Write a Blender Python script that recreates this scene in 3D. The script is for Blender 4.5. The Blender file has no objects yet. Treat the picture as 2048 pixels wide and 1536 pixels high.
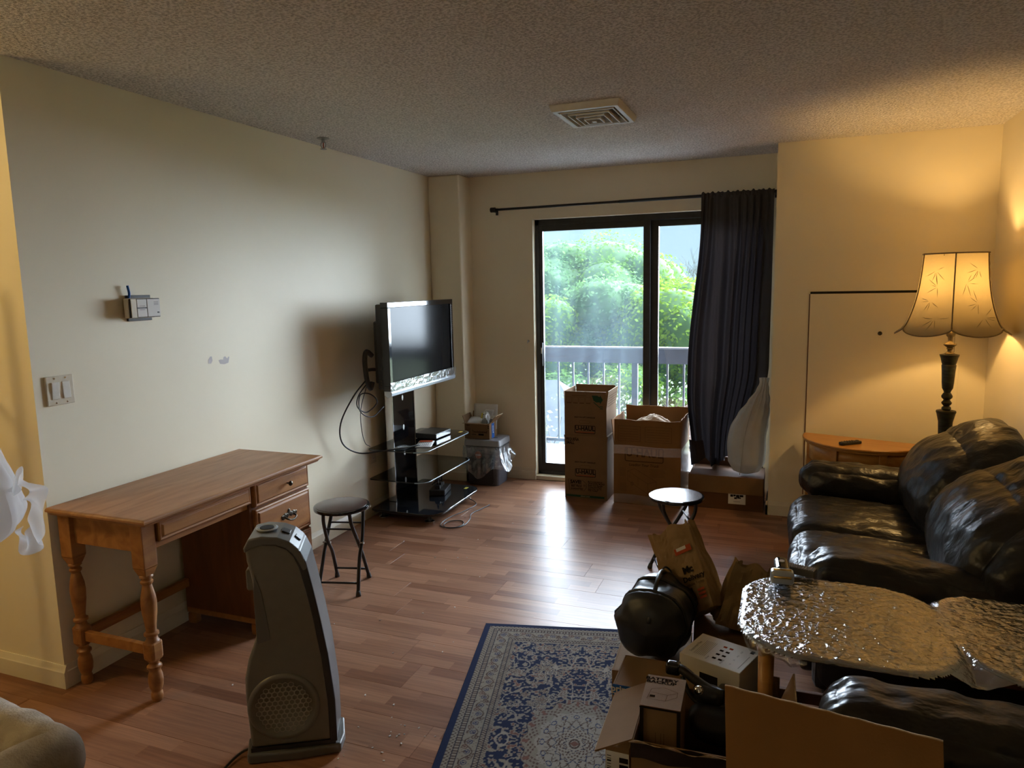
import bpy, bmesh, math, random
import numpy as np
from mathutils import Vector, Matrix, noise as mnoise

random.seed(7)
rng = np.random.default_rng(7)
scene = bpy.context.scene
C = scene.collection
PI = math.pi
def R(a): return math.radians(a)

# ------------------------------------------------------------------ camera
CAM = (2.6866, 0.0, 1.5761)
F_PX, PITCH, YAW, ROLL = 1433.07, 7.8055, -21.1578, -1.1589
cd = bpy.data.cameras.new('camera')
cd.sensor_fit = 'HORIZONTAL'; cd.sensor_width = 36.0
cd.lens = F_PX / 2048 * 36.0
cd.clip_start = 0.02; cd.clip_end = 500
cam = bpy.data.objects.new('camera', cd); C.objects.link(cam)
_y, _p, _r = R(YAW), R(PITCH), R(ROLL)
_f = Vector((math.sin(_y)*math.cos(_p), math.cos(_y)*math.cos(_p), -math.sin(_p)))
_rt = Vector((math.cos(_y), -math.sin(_y), 0)); _up = _rt.cross(_f)
_R = math.cos(_r)*_rt + math.sin(_r)*_up
_U = -math.sin(_r)*_rt + math.cos(_r)*_up
cam.matrix_world = Matrix(((_R.x, _U.x, -_f.x, CAM[0]), (_R.y, _U.y, -_f.y, CAM[1]),
                           (_R.z, _U.z, -_f.z, CAM[2]), (0, 0, 0, 1)))
scene.camera = cam

# ------------------------------------------------------------------ sky, added sky fill, exposure
SKY_STRENGTH = 0.85
SKY_FILL_STRENGTH = 62.0
SKY_FILL_COLOR = (0.79, 0.86, 1.0)
LAMP_POWER = 16.5
ASSUMED_HALL_POWER = 22.0
w = bpy.data.worlds.new('sky'); scene.world = w; w.use_nodes = True
nt = w.node_tree; nt.nodes.clear()
o_ = nt.nodes.new('ShaderNodeOutputWorld'); b_ = nt.nodes.new('ShaderNodeBackground')
tc_ = nt.nodes.new('ShaderNodeTexCoord'); sp_ = nt.nodes.new('ShaderNodeSeparateXYZ')
rp_ = nt.nodes.new('ShaderNodeValToRGB')
nt.links.new(tc_.outputs['Generated'], sp_.inputs[0]); nt.links.new(sp_.outputs['Z'], rp_.inputs[0])
rp_.color_ramp.elements[0].position = 0.0; rp_.color_ramp.elements[0].color = (0.55, 0.78, 0.95, 1)
rp_.color_ramp.elements[1].position = 0.6; rp_.color_ramp.elements[1].color = (0.34, 0.56, 0.92, 1)
nt.links.new(rp_.outputs[0], b_.inputs['Color']); b_.inputs['Strength'].default_value = SKY_STRENGTH
nt.links.new(b_.outputs[0], o_.inputs[0])

sd = bpy.data.lights.new('added_sky_fill', 'SUN'); sd.energy = SKY_FILL_STRENGTH; sd.angle = R(105); sd.color = SKY_FILL_COLOR
sky_fill = bpy.data.objects.new('added_sky_fill', sd); C.objects.link(sky_fill); sky_fill.location = (8, 14, 9)
_el, _az = R(18), R(24)     # added wide sky stand-in brightening the room, beyond the balcony, to the right
_d = Vector((-math.sin(_az)*math.cos(_el), -math.cos(_az)*math.cos(_el), -math.sin(_el)))
sky_fill.rotation_euler = _d.to_track_quat('-Z', 'Y').to_euler()

scene.view_settings.view_transform = 'Standard'
scene.view_settings.look = 'None'
scene.view_settings.gamma = 1.0
scene.view_settings.use_curve_mapping = False
scene.view_settings.exposure = 0.5

# ------------------------------------------------------------------ helpers
def link(o):
    C.objects.link(o); return o

class MB:
    """collects vertices and faces of one mesh"""
    def __init__(s): s.v = []; s.f = []
    def add(s, vs, fs):
        n = len(s.v); s.v += [tuple(q) for q in vs]; s.f += [tuple(i+n for i in f) for f in fs]; return s
    def box(s, x0, x1, y0, y1, z0, z1, M=None):
        vs = [Vector(q) for q in ((x0,y0,z0),(x1,y0,z0),(x1,y1,z0),(x0,y1,z0),(x0,y0,z1),(x1,y0,z1),(x1,y1,z1),(x0,y1,z1))]
        if M: vs = [M @ q for q in vs]
        return s.add(vs, ((0,3,2,1),(4,5,6,7),(0,1,5,4),(1,2,6,5),(2,3,7,6),(3,0,4,7)))
    def quad(s, a, b, c, d): return s.add((a,b,c,d), ((0,1,2,3),))
    def tube(s, pts, r, n=8, caps=True, rads=None):
        pts = [Vector(q) for q in pts]; m = len(pts)
        rads = rads or [r]*m
        t0 = (pts[1]-pts[0]).normalized()
        u = t0.orthogonal().normalized()
        base = len(s.v); prev = t0
        for i, q in enumerate(pts):
            t = (pts[min(i+1, m-1)] - pts[max(i-1, 0)]).normalized()
            u = (u - t*u.dot(t))
            u = u.normalized() if u.length > 1e-6 else t.orthogonal().normalized()
            vv = t.cross(u)
            for k in range(n):
                a = 2*PI*k/n; s.v.append(tuple(q + (u*math.cos(a)+vv*math.sin(a))*rads[i]))
        for i in range(m-1):
            for k in range(n):
                a = base+i*n+k; b = base+i*n+(k+1) % n
                s.f.append((a, b, b+n, a+n))
        if caps:
            s.f.append(tuple(base+k for k in reversed(range(n))))
            s.f.append(tuple(base+(m-1)*n+k for k in range(n)))
        return s
    def lathe(s, prof, cx=0, cy=0, n=20, M=None):
        base = len(s.v)
        for r, z in prof:
            for k in range(n):
                a = 2*PI*k/n; q = Vector((cx+r*math.cos(a), cy+r*math.sin(a), z))
                s.v.append(tuple(M @ q if M else q))
        for i in range(len(prof)-1):
            for k in range(n):
                a = base+i*n+k; b = base+i*n+(k+1) % n
                s.f.append((a, b, b+n, a+n))
        s.f.append(tuple(base+k for k in reversed(range(n))))
        s.f.append(tuple(base+(len(prof)-1)*n+k for k in range(n)))
        return s
    def prism(s, poly, h0, h1, M=None):
        """2-D polygon (a,b), ccw, extruded from h0 to h1 along the third axis"""
        n = len(poly)
        vs = [Vector((a, b, h0)) for a, b in poly] + [Vector((a, b, h1)) for a, b in poly]
        if M: vs = [M @ q for q in vs]
        return s.add(vs, [tuple(reversed(range(n))), tuple(range(n, 2*n))] + [(i, (i+1) % n, n+(i+1) % n, n+i) for i in range(n)])
    def grid(s, fn, nu, nv):
        base = len(s.v)
        for j in range(nv+1):
            for i in range(nu+1): s.v.append(tuple(fn(i/nu, j/nv)))
        for j in range(nv):
            for i in range(nu):
                a = base+j*(nu+1)+i; s.f.append((a, a+1, a+nu+2, a+nu+1))
        return s
    def build(s, name, mat, parent=None, smooth=False, bevel=0.0, seg=2, world=False, solid=0.0, autos=None):
        me = bpy.data.meshes.new(name); me.from_pydata(s.v, [], s.f); me.update()
        if autos is not None:
            me.polygons.foreach_set('use_smooth', [True]*len(me.polygons))
            try: me.set_sharp_from_angle(angle=R(autos))
            except Exception: pass
        elif smooth: me.polygons.foreach_set('use_smooth', [True]*len(me.polygons))
        return finish(name, me, mat, parent, bevel, seg, world, solid)

def finish(name, me, mat, parent=None, bevel=0.0, seg=2, world=False, solid=0.0):
    o = bpy.data.objects.new(name, me)
    if mat: me.materials.append(mat)
    link(o)
    if parent:
        o.parent = parent
        if world: o.matrix_parent_inverse = local_matrix(parent).inverted()
    if solid:
        m = o.modifiers.new('thickness', 'SOLIDIFY'); m.thickness = solid; m.offset = 0
    if bevel:
        m = o.modifiers.new('rounding', 'BEVEL'); m.width = bevel; m.segments = seg; m.limit_method = 'ANGLE'; m.angle_limit = R(40)
        m.harden_normals = False
    return o

def local_matrix(o):
    m = Matrix.Translation(o.location) @ o.rotation_euler.to_matrix().to_4x4()
    if o.parent: m = local_matrix(o.parent) @ o.matrix_parent_inverse @ m
    return m

def tag(o, label, cat, group=None):
    o['label'] = label; o['category'] = cat
    if group: o['group'] = group
    return o
def struct(o, label=None, cat=None):
    o['kind'] = 'structure'
    if label: o['label'] = label
    if cat: o['category'] = cat
    return o
def thing(name, label, cat, loc=(0,0,0), rotz=0.0, group=None):
    o = bpy.data.objects.new(name, None); o.empty_display_size = 0.1
    o.location = loc; o.rotation_euler = (0, 0, rotz); link(o)
    return tag(o, label, cat, group)
def copy_tree(o, parent=None):
    c = o.copy(); link(c)
    if parent: c.parent = parent
    for ch in list(o.children): copy_tree(ch, c)
    return c

def rbox(name, x0, x1, y0, y1, z0, z1, mat, parent=None, bevel=0.003, world=False, M=None):
    return MB().box(x0, x1, y0, y1, z0, z1, M).build(name, mat, parent, bevel=bevel, world=world)

def soft_box(name, c, size, r, mat, parent=None, n=18, puff=0.0, amp=0.0, freq=6.0, seed=0.0, M=None, world=False, shape=None, ridge=False):
    """rounded, puffed and creased box; c centre, size full size"""
    h = Vector(size)/2
    mb = MB()
    idx = {}
    def vert(p):
        k = (round(p[0], 5), round(p[1], 5), round(p[2], 5))
        if k in idx: return idx[k]
        q = Vector((p[0]*h.x, p[1]*h.y, p[2]*h.z))
        rr = min(r, h.x, h.y, h.z)
        inn = Vector([max(-(h[i]-rr), min(h[i]-rr, q[i])) for i in range(3)])
        d = q-inn
        nrm = d.normalized() if d.length > 1e-7 else Vector(p).normalized()
        q = inn + nrm*rr if d.length > 1e-7 else q
        if puff:
            ax = max(range(3), key=lambda i: abs(p[i]))
            w_ = 1.0
            for i in range(3):
                if i != ax: w_ *= max(0.0, 1-p[i]*p[i])
            q = q + nrm*puff*w_
        if shape: q = shape(q, Vector(p))
        if amp:
            s_ = q*freq + Vector((seed, seed*1.7, -seed))
            nz = mnoise.noise(s_)
            if ridge:
                nz = 0.5*nz + (1-abs(mnoise.noise(Vector((s_.x*1.3, s_.y*1.3, s_.z*1.3))+Vector((5, 3, 1)))*2.2)) * 0.7 - 0.35
            q = q + nrm*amp*nz
        q = q + Vector(c)
        if M: q = M @ q
        idx[k] = len(mb.v); mb.v.append(tuple(q)); return idx[k]
    # denser near the edges
    ts = [math.sin((i/n-0.5)*PI)*0.35 + (2*i/n-1)*0.65 for i in range(n+1)]
    for ax in range(3):
        for sgn in (-1, 1):
            g = []
            for a in ts:
                row = []
                for b in ts:
                    p = [0, 0, 0]; p[ax] = sgn; p[(ax+1) % 3] = a; p[(ax+2) % 3] = b
                    row.append(vert(p))
                g.append(row)
            for i in range(n):
                for j in range(n):
                    f = (g[i][j], g[i+1][j], g[i+1][j+1], g[i][j+1])
                    mb.f.append(f if sgn > 0 else tuple(reversed(f)))
    return mb.build(name, mat, parent, smooth=True, world=world)

def frame(loc, right, up):
    r_ = Vector(right).normalized(); u_ = Vector(up).normalized(); n_ = r_.cross(u_)
    return Matrix(((r_.x, u_.x, n_.x, loc[0]), (r_.y, u_.y, n_.y, loc[1]), (r_.z, u_.z, n_.z, loc[2]), (0, 0, 0, 1)))

def text(s, size, mat, parent, M, bold=0.0, shear=0.0, align='CENTER', name='lettering', sx=1.0, world=False, spacing=1.0):
    cu = bpy.data.curves.new(name, 'FONT'); cu.body = s; cu.size = size; cu.align_x = align; cu.align_y = 'CENTER'
    cu.offset = bold*size; cu.shear = shear; cu.space_character = spacing; cu.resolution_u = 2; cu.space_line = 0.85
    t = bpy.data.objects.new(name, cu); link(t)
    dg = bpy.context.evaluated_depsgraph_get(); dg.update()
    me = bpy.data.meshes.new_from_object(t.evaluated_get(dg))
    bpy.data.objects.remove(t); bpy.data.curves.remove(cu)
    me.name = name; me.materials.clear()
    me.transform(M @ Matrix.Diagonal((sx, 1, 1, 1)))
    return finish(name, me, mat, parent, world=world)

def bez(pts, n=8):
    """Catmull-Rom through points"""
    P = [Vector(q) for q in pts]; P = [2*P[0]-P[1]] + P + [2*P[-1]-P[-2]]
    out = []
    for i in range(1, len(P)-2):
        for k in range(n):
            t = k/n; a, b, c_, d = P[i-1], P[i], P[i+1], P[i+2]
            out.append(0.5*((2*b)+(c_-a)*t+(2*a-5*b+4*c_-d)*t*t+(3*b-a-3*c_+d)*t**3))
    out.append(P[-2]); return out

def rrect(x0, x1, y0, y1, r, n=6, rs=None):
    rs = rs or (r, r, r, r)
    out = []
    for (cx, cy, a0, rr) in ((x1-rs[0], y0+rs[0], -90, rs[0]), (x1-rs[1], y1-rs[1], 0, rs[1]), (x0+rs[2], y1-rs[2], 90, rs[2]), (x0+rs[3], y0+rs[3], 180, rs[3])):
        for k in range(n+1):
            a = R(a0+90*k/n); out.append((cx+rr*math.cos(a), cy+rr*math.sin(a)))
    return out

# ------------------------------------------------------------------ materials
def new_mat(name):
    m = bpy.data.materials.new(name); m.use_nodes = True
    n = m.node_tree; n.nodes.clear(); return m, n
def node(n, typ, **kw):
    x = n.nodes.new(typ)
    for k, v in kw.items():
        if k in x.inputs: x.inputs[k].default_value = v
        else: setattr(x, k, v)
    return x
def rgba(c): return (c[0], c[1], c[2], 1.0)
def mat(name, col, rough=0.5, metal=0.0, spec=0.5, col2=None, cscale=5.0, stretch=(1,1,1), detail=4.0, ramp=(0.35, 0.65),
        bump=0.0, bscale=40.0, bdist=0.01, bstretch=None, btype='noise', coat=0.0, trans=0.0, emit=None, estr=0.0, sheen=0.0, rough2=None, distort=0.0, coords='Object'):
    m, n = new_mat(name)
    out = node(n, 'ShaderNodeOutputMaterial'); p = node(n, 'ShaderNodeBsdfPrincipled')
    n.links.new(p.outputs[0], out.inputs[0])
    p.inputs['Base Color'].default_value = rgba(col); p.inputs['Roughness'].default_value = rough
    p.inputs['Metallic'].default_value = metal; p.inputs['Specular IOR Level'].default_value = spec
    p.inputs['Coat Weight'].default_value = coat; p.inputs['Sheen Weight'].default_value = sheen
    if emit: p.inputs['Emission Color'].default_value = rgba(emit); p.inputs['Emission Strength'].default_value = estr
    if col2 or bump:
        tc = node(n, 'ShaderNodeTexCoord')
        def tex(scale, st, typ, det=4.0, dis=0.0):
            mp = node(n, 'ShaderNodeMapping'); mp.inputs['Scale'].default_value = st
            n.links.new(tc.outputs[coords], mp.inputs[0])
            if typ == 'voronoi':
                t = node(n, 'ShaderNodeTexVoronoi'); t.inputs['Scale'].default_value = scale; o = t.outputs['Distance']
            elif typ == 'wave':
                t = node(n, 'ShaderNodeTexWave'); t.inputs['Scale'].default_value = scale; t.inputs['Distortion'].default_value = dis; t.inputs['Detail'].default_value = det; o = t.outputs['Fac']
            else:
                t = node(n, 'ShaderNodeTexNoise'); t.inputs['Scale'].default_value = scale; t.inputs['Detail'].default_value = det; t.inputs['Distortion'].default_value = dis; o = t.outputs['Fac']
                if typ == 'ridge': t.noise_type = 'RIDGED_MULTIFRACTAL'
            n.links.new(mp.outputs[0], t.inputs['Vector']); return o
        if col2:
            o = tex(cscale, stretch, 'noise', detail, distort)
            rp = node(n, 'ShaderNodeValToRGB'); rp.color_ramp.elements[0].position = ramp[0]; rp.color_ramp.elements[1].position = ramp[1]
            rp.color_ramp.elements[0].color = rgba(col); rp.color_ramp.elements[1].color = rgba(col2)
            n.links.new(o, rp.inputs[0]); n.links.new(rp.outputs[0], p.inputs['Base Color'])
            if rough2 is not None:
                mr = node(n, 'ShaderNodeMapRange'); mr.inputs['To Min'].default_value = rough; mr.inputs['To Max'].default_value = rough2
                n.links.new(o, mr.inputs['Value']); n.links.new(mr.outputs[0], p.inputs['Roughness'])
        if bump:
            o = tex(bscale, bstretch or (1, 1, 1), btype, 3.0, 0.0)
            bp = node(n, 'ShaderNodeBump'); bp.inputs['Strength'].default_value = bump; bp.inputs['Distance'].default_value = bdist
            n.links.new(o, bp.inputs['Height']); n.links.new(bp.outputs[0], p.inputs['Normal'])
    return m

def film_mat(name, tint=(1,1,1), gloss=0.25, rough=0.12, bump=0.4, bscale=30.0, diffuse=0.0, fresnel=False, bdist=0.01, btype='noise', haze_scale=None, haze_stretch=(1, 1, 1), haze=(0.0, 0.3)):
    """thin clear sheet: transparent plus sharp reflection, optional milky haze"""
    m, n = new_mat(name)
    out = node(n, 'ShaderNodeOutputMaterial')
    tr = node(n, 'ShaderNodeBsdfTransparent'); tr.inputs[0].default_value = rgba(tint)
    gl = node(n, 'ShaderNodeBsdfGlossy'); gl.inputs['Roughness'].default_value = rough; gl.inputs['Color'].default_value = (1, 1, 1, 1)
    mx = node(n, 'ShaderNodeMixShader'); mx.inputs[0].default_value = gloss
    tc = node(n, 'ShaderNodeTexCoord')
    if fresnel:
        lw = node(n, 'ShaderNodeFresnel'); lw.inputs['IOR'].default_value = 1.5
        mu = node(n, 'ShaderNodeMath'); mu.operation = 'MULTIPLY'; mu.inputs[1].default_value = gloss
        n.links.new(lw.outputs[0], mu.inputs[0]); n.links.new(mu.outputs[0], mx.inputs[0])
    n.links.new(tr.outputs[0], mx.inputs[1]); n.links.new(gl.outputs[0], mx.inputs[2])
    last = mx
    if diffuse or haze_scale:
        df = node(n, 'ShaderNodeBsdfDiffuse'); df.inputs[0].default_value = (0.8, 0.85, 0.9, 1)
        tl = node(n, 'ShaderNodeBsdfTranslucent'); tl.inputs[0].default_value = (0.62, 0.86, 1.0, 1)
        m1 = node(n, 'ShaderNodeMixShader'); m1.inputs[0].default_value = 0.5
        n.links.new(df.outputs[0], m1.inputs[1]); n.links.new(tl.outputs[0], m1.inputs[2])
        m2 = node(n, 'ShaderNodeMixShader'); m2.inputs[0].default_value = diffuse
        if haze_scale:
            mp = node(n, 'ShaderNodeMapping'); mp.inputs['Scale'].default_value = haze_stretch
            nz = node(n, 'ShaderNodeTexNoise'); nz.inputs['Scale'].default_value = haze_scale; nz.inputs['Detail'].default_value = 6
            mr = node(n, 'ShaderNodeMapRange'); mr.inputs['From Min'].default_value = 0.3; mr.inputs['From Max'].default_value = 0.7
            mr.inputs['To Min'].default_value = haze[0]; mr.inputs['To Max'].default_value = haze[1]
            n.links.new(tc.outputs['Object'], mp.inputs[0]); n.links.new(mp.outputs[0], nz.inputs['Vector'])
            n.links.new(nz.outputs['Fac'], mr.inputs['Value']); n.links.new(mr.outputs[0], m2.inputs[0])
        n.links.new(last.outputs[0], m2.inputs[1]); n.links.new(m1.outputs[0], m2.inputs[2]); last = m2
    if bump:
        nz = node(n, 'ShaderNodeTexNoise'); nz.inputs['Scale'].default_value = bscale; nz.inputs['Detail'].default_value = 4
        if btype == 'ridge': nz.noise_type = 'RIDGED_MULTIFRACTAL'
        bp = node(n, 'ShaderNodeBump'); bp.inputs['Strength'].default_value = bump; bp.inputs['Distance'].default_value = bdist
        n.links.new(tc.outputs['Object'], nz.inputs['Vector']); n.links.new(nz.outputs['Fac'], bp.inputs['Height'])
        n.links.new(bp.outputs[0], gl.inputs['Normal'])
    n.links.new(last.outputs[0], out.inputs[0]); return m

def cloth_mat(name, col, col2, transl=0.3, bump=0.2, bscale=300.0, tcol=None, mottled=3.0, alpha=0.0):
    m, n = new_mat(name)
    out = node(n, 'ShaderNodeOutputMaterial'); tc = node(n, 'ShaderNodeTexCoord')
    nz = node(n, 'ShaderNodeTexNoise'); nz.inputs['Scale'].default_value = mottled
    rp = node(n, 'ShaderNodeValToRGB'); rp.color_ramp.elements[0].color = rgba(col); rp.color_ramp.elements[1].color = rgba(col2)
    rp.color_ramp.elements[0].position = 0.35; rp.color_ramp.elements[1].position = 0.65
    n.links.new(tc.outputs['Object'], nz.inputs['Vector']); n.links.new(nz.outputs['Fac'], rp.inputs[0])
    p = node(n, 'ShaderNodeBsdfPrincipled'); p.inputs['Roughness'].default_value = 0.8; p.inputs['Specular IOR Level'].default_value = 0.2
    n.links.new(rp.outputs[0], p.inputs['Base Color'])
    tl = node(n, 'ShaderNodeBsdfTranslucent')
    if tcol: tl.inputs[0].default_value = rgba(tcol)
    else: n.links.new(rp.outputs[0], tl.inputs[0])
    b1 = node(n, 'ShaderNodeTexNoise'); b1.inputs['Scale'].default_value = bscale
    bp = node(n, 'ShaderNodeBump'); bp.inputs['Strength'].default_value = bump; bp.inputs['Distance'].default_value = 0.003
    n.links.new(tc.outputs['Object'], b1.inputs['Vector']); n.links.new(b1.outputs['Fac'], bp.inputs['Height']); n.links.new(bp.outputs[0], p.inputs['Normal'])
    mx = node(n, 'ShaderNodeMixShader'); mx.inputs[0].default_value = transl
    n.links.new(p.outputs[0], mx.inputs[1]); n.links.new(tl.outputs[0], mx.inputs[2])
    last = mx
    if alpha:
        tr = node(n, 'ShaderNodeBsdfTransparent'); m2 = node(n, 'ShaderNodeMixShader'); m2.inputs[0].default_value = alpha
        n.links.new(last.outputs[0], m2.inputs[1]); n.links.new(tr.outputs[0], m2.inputs[2]); last = m2
    n.links.new(last.outputs[0], out.inputs[0]); return m

def laminate_mat():
    m, n = new_mat('laminate')
    out = node(n, 'ShaderNodeOutputMaterial'); p = node(n, 'ShaderNodeBsdfPrincipled'); n.links.new(p.outputs[0], out.inputs[0])
    tc = node(n, 'ShaderNodeTexCoord'); oi = node(n, 'ShaderNodeObjectInfo'); sp = node(n, 'ShaderNodeSeparateXYZ')
    n.links.new(tc.outputs['Object'], sp.inputs[0])
    def mth(op, a, b=None):
        x = node(n, 'ShaderNodeMath'); x.operation = op
        for i, q in enumerate((a, b)):
            if q is None: continue
            if isinstance(q, (int, float)): x.inputs[i].default_value = q
            else: n.links.new(q, x.inputs[i])
        return x.outputs[0]
    strip = mth('FLOOR', mth('DIVIDE', sp.outputs['Y'], 0.0614))
    off = mth('MULTIPLY', mth('ADD', strip, mth('MULTIPLY', oi.outputs['Random'], 7.0)), 0.377)
    piece = mth('FLOOR', mth('MULTIPLY', mth('ADD', sp.outputs['X'], off), 2.1))
    cb = node(n, 'ShaderNodeCombineXYZ'); n.links.new(strip, cb.inputs[0]); n.links.new(piece, cb.inputs[1])
    n.links.new(mth('MULTIPLY', oi.outputs['Random'], 91.0), cb.inputs[2])
    wn = node(n, 'ShaderNodeTexWhiteNoise'); wn.noise_dimensions = '3D'; n.links.new(cb.outputs[0], wn.inputs['Vector'])
    rp = node(n, 'ShaderNodeValToRGB'); e = rp.color_ramp.elements
    e[0].position = 0; e[0].color = (0.185, 0.080, 0.043, 1); e[1].position = 1; e[1].color = (0.330, 0.168, 0.098, 1)
    n.links.new(wn.outputs['Value'], rp.inputs[0])
    mp = node(n, 'ShaderNodeMapping'); mp.inputs['Scale'].default_value = (1.2, 26, 1)
    ad = node(n, 'ShaderNodeVectorMath'); ad.operation = 'ADD'; n.links.new(tc.outputs['Object'], ad.inputs[0]); n.links.new(cb.outputs[0], ad.inputs[1])
    n.links.new(ad.outputs[0], mp.inputs[0])
    nz = node(n, 'ShaderNodeTexNoise'); nz.inputs['Scale'].default_value = 3.5; nz.inputs['Detail'].default_value = 6; nz.inputs['Distortion'].default_value = 0.6
    n.links.new(mp.outputs[0], nz.inputs['Vector'])
    mr = node(n, 'ShaderNodeMapRange'); mr.inputs['From Min'].default_value = 0.3; mr.inputs['From Max'].default_value = 0.7; mr.inputs['To Min'].default_value = 0.78; mr.inputs['To Max'].default_value = 1.15
    n.links.new(nz.outputs['Fac'], mr.inputs['Value'])
    mc = node(n, 'ShaderNodeMixRGB'); mc.blend_type = 'MULTIPLY'; mc.inputs[0].default_value = 1.0
    n.links.new(rp.outputs[0], mc.inputs[1]); n.links.new(mr.outputs[0], mc.inputs[2]); n.links.new(mc.outputs[0], p.inputs['Base Color'])
    p.inputs['Roughness'].default_value = 0.35; p.inputs['Specular IOR Level'].default_value = 0.20
    bp = node(n, 'ShaderNodeBump'); bp.inputs['Strength'].default_value = 0.12; bp.inputs['Distance'].default_value = 0.002
    n.links.new(nz.outputs['Fac'], bp.inputs['Height']); n.links.new(bp.outputs[0], p.inputs['Normal'])
    return m

def attr_mat(name, rough=0.95, bump=0.4, bscale=700.0):
    m, n = new_mat(name)
    out = node(n, 'ShaderNodeOutputMaterial'); p = node(n, 'ShaderNodeBsdfPrincipled'); n.links.new(p.outputs[0], out.inputs[0])
    a = node(n, 'ShaderNodeAttribute'); a.attribute_name = 'weave'; n.links.new(a.outputs['Color'], p.inputs['Base Color'])
    p.inputs['Roughness'].default_value = rough; p.inputs['Specular IOR Level'].default_value = 0.1; p.inputs['Sheen Weight'].default_value = 0.0
    tc = node(n, 'ShaderNodeTexCoord'); nz = node(n, 'ShaderNodeTexNoise'); nz.inputs['Scale'].default_value = bscale
    bp = node(n, 'ShaderNodeBump'); bp.inputs['Strength'].default_value = bump; bp.inputs['Distance'].default_value = 0.003
    n.links.new(tc.outputs['Object'], nz.inputs['Vector']); n.links.new(nz.outputs['Fac'], bp.inputs['Height']); n.links.new(bp.outputs[0], p.inputs['Normal'])
    return m

M_ = {}
M_['paint'] = mat('cream_wall_paint', (0.80, 0.725, 0.545), 0.5, spec=0.3, col2=(0.765, 0.69, 0.52), cscale=1.6, bump=0.08, bscale=220, bdist=0.002)
M_['trim'] = mat('cream_trim_paint', (0.74, 0.68, 0.53), 0.4, col2=(0.68, 0.62, 0.48), cscale=6)
M_['ceil'] = mat('popcorn_ceiling', (0.86, 0.81, 0.77), 0.95, spec=0.1, col2=(0.56, 0.52, 0.485), cscale=95, detail=2, ramp=(0.42, 0.62), bump=1.0, bscale=75, bdist=0.03)
M_['lam'] = laminate_mat()
M_['gap'] = mat('dark_joint', (0.03, 0.015, 0.01), 0.9)
M_['black_alu'] = mat('black_anodised_aluminium', (0.012, 0.012, 0.013), 0.38, metal=0.0, spec=0.5, col2=(0.02, 0.02, 0.022), cscale=20)
M_['glass'] = film_mat('door_glass', (0.96, 0.98, 0.98), gloss=0.9, rough=0.0, bump=0, fresnel=True, haze_scale=2.0, haze_stretch=(3, 1, 0.7), haze=(0.001, 0.005))
M_['hazy_glass'] = film_mat('streaked_door_glass', (0.94, 0.98, 0.98), gloss=0.9, rough=0.0, bump=0, fresnel=True, haze_scale=2.2, haze_stretch=(3, 1, 0.6), haze=(0.008, 0.034))
M_['black_plastic'] = mat('black_plastic', (0.012, 0.012, 0.013), 0.4, col2=(0.018, 0.018, 0.019), cscale=60)
M_['black_gloss'] = mat('black_gloss', (0.006, 0.006, 0.007), 0.06, spec=0.6)
M_['screen'] = mat('dark_screen_glass', (0.010, 0.010, 0.011), 0.14, spec=0.05)
M_['silver'] = mat('silver_plastic', (0.45, 0.50, 0.56), 0.3, metal=0.6)
M_['chrome'] = mat('chrome', (0.75, 0.76, 0.78), 0.12, metal=1.0)
M_['steel'] = mat('brushed_steel', (0.45, 0.44, 0.42), 0.35, metal=1.0, col2=(0.36, 0.35, 0.33), cscale=80)
M_['smoke'] = film_mat('smoked_glass', (0.30, 0.33, 0.36), gloss=1.0, rough=0.02, bump=0, fresnel=True)
M_['smoke_edge'] = mat('glass_edge', (0.25, 0.32, 0.36), 0.15, spec=0.7)
M_['black_glass'] = mat('black_back_painted_glass', (0.010, 0.012, 0.016), 0.04, spec=0.7)
M_['honey'] = mat('honey_maple', (0.38, 0.165, 0.042), 0.38, col2=(0.24, 0.09, 0.022), cscale=2.2, stretch=(7, 1, 7), detail=6, distort=1.2, rough2=0.5, bump=0.05, bscale=60)
M_['honey_top'] = mat('worn_honey_maple', (0.38, 0.18, 0.066), 0.36, col2=(0.25, 0.105, 0.036), cscale=2.6, stretch=(7, 1, 7), detail=8, distort=1.0, rough2=0.5, ramp=(0.4, 0.75))
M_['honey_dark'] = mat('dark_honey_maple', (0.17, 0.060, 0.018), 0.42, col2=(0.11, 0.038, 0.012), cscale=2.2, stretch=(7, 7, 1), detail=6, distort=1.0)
M_['amber'] = mat('amber_oak', (0.50, 0.24, 0.055), 0.33, col2=(0.40, 0.175, 0.036), cscale=3, stretch=(1, 8, 8), detail=6, distort=1.0)
M_['brass_old'] = mat('antique_brass', (0.10, 0.085, 0.06), 0.4, metal=0.9, col2=(0.05, 0.042, 0.03), cscale=60)
M_['bronze'] = mat('patina_bronze', (0.045, 0.050, 0.032), 0.45, metal=0.35, col2=(0.022, 0.020, 0.014), cscale=18, stretch=(1, 1, 4), bump=0.15, bscale=60)
M_['stool_top'] = mat('dark_walnut_laminate', (0.085, 0.052, 0.042), 0.26, col2=(0.045, 0.027, 0.022), cscale=5, stretch=(9, 1, 1), detail=6)
M_['black_metal'] = mat('black_enamel_tube', (0.010, 0.010, 0.011), 0.32, spec=0.5)
M_['rubber'] = mat('rubber_tip', (0.05, 0.048, 0.045), 0.8)
M_['card'] = mat('kraft_cardboard', (0.215, 0.128, 0.064), 0.85, spec=0.15, col2=(0.185, 0.108, 0.053), cscale=5, bump=0.06, bscale=8, bstretch=(30, 30, 1))
M_['card2'] = mat('orange_kraft_cardboard', (0.25, 0.125, 0.047), 0.85, spec=0.15, col2=(0.21, 0.102, 0.038), cscale=4, bump=0.06, bscale=8, bstretch=(30, 30, 1))
M_['card_dark'] = mat('brown_cardboard', (0.13, 0.062, 0.028), 0.85, spec=0.15, col2=(0.105, 0.05, 0.023), cscale=4)
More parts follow.
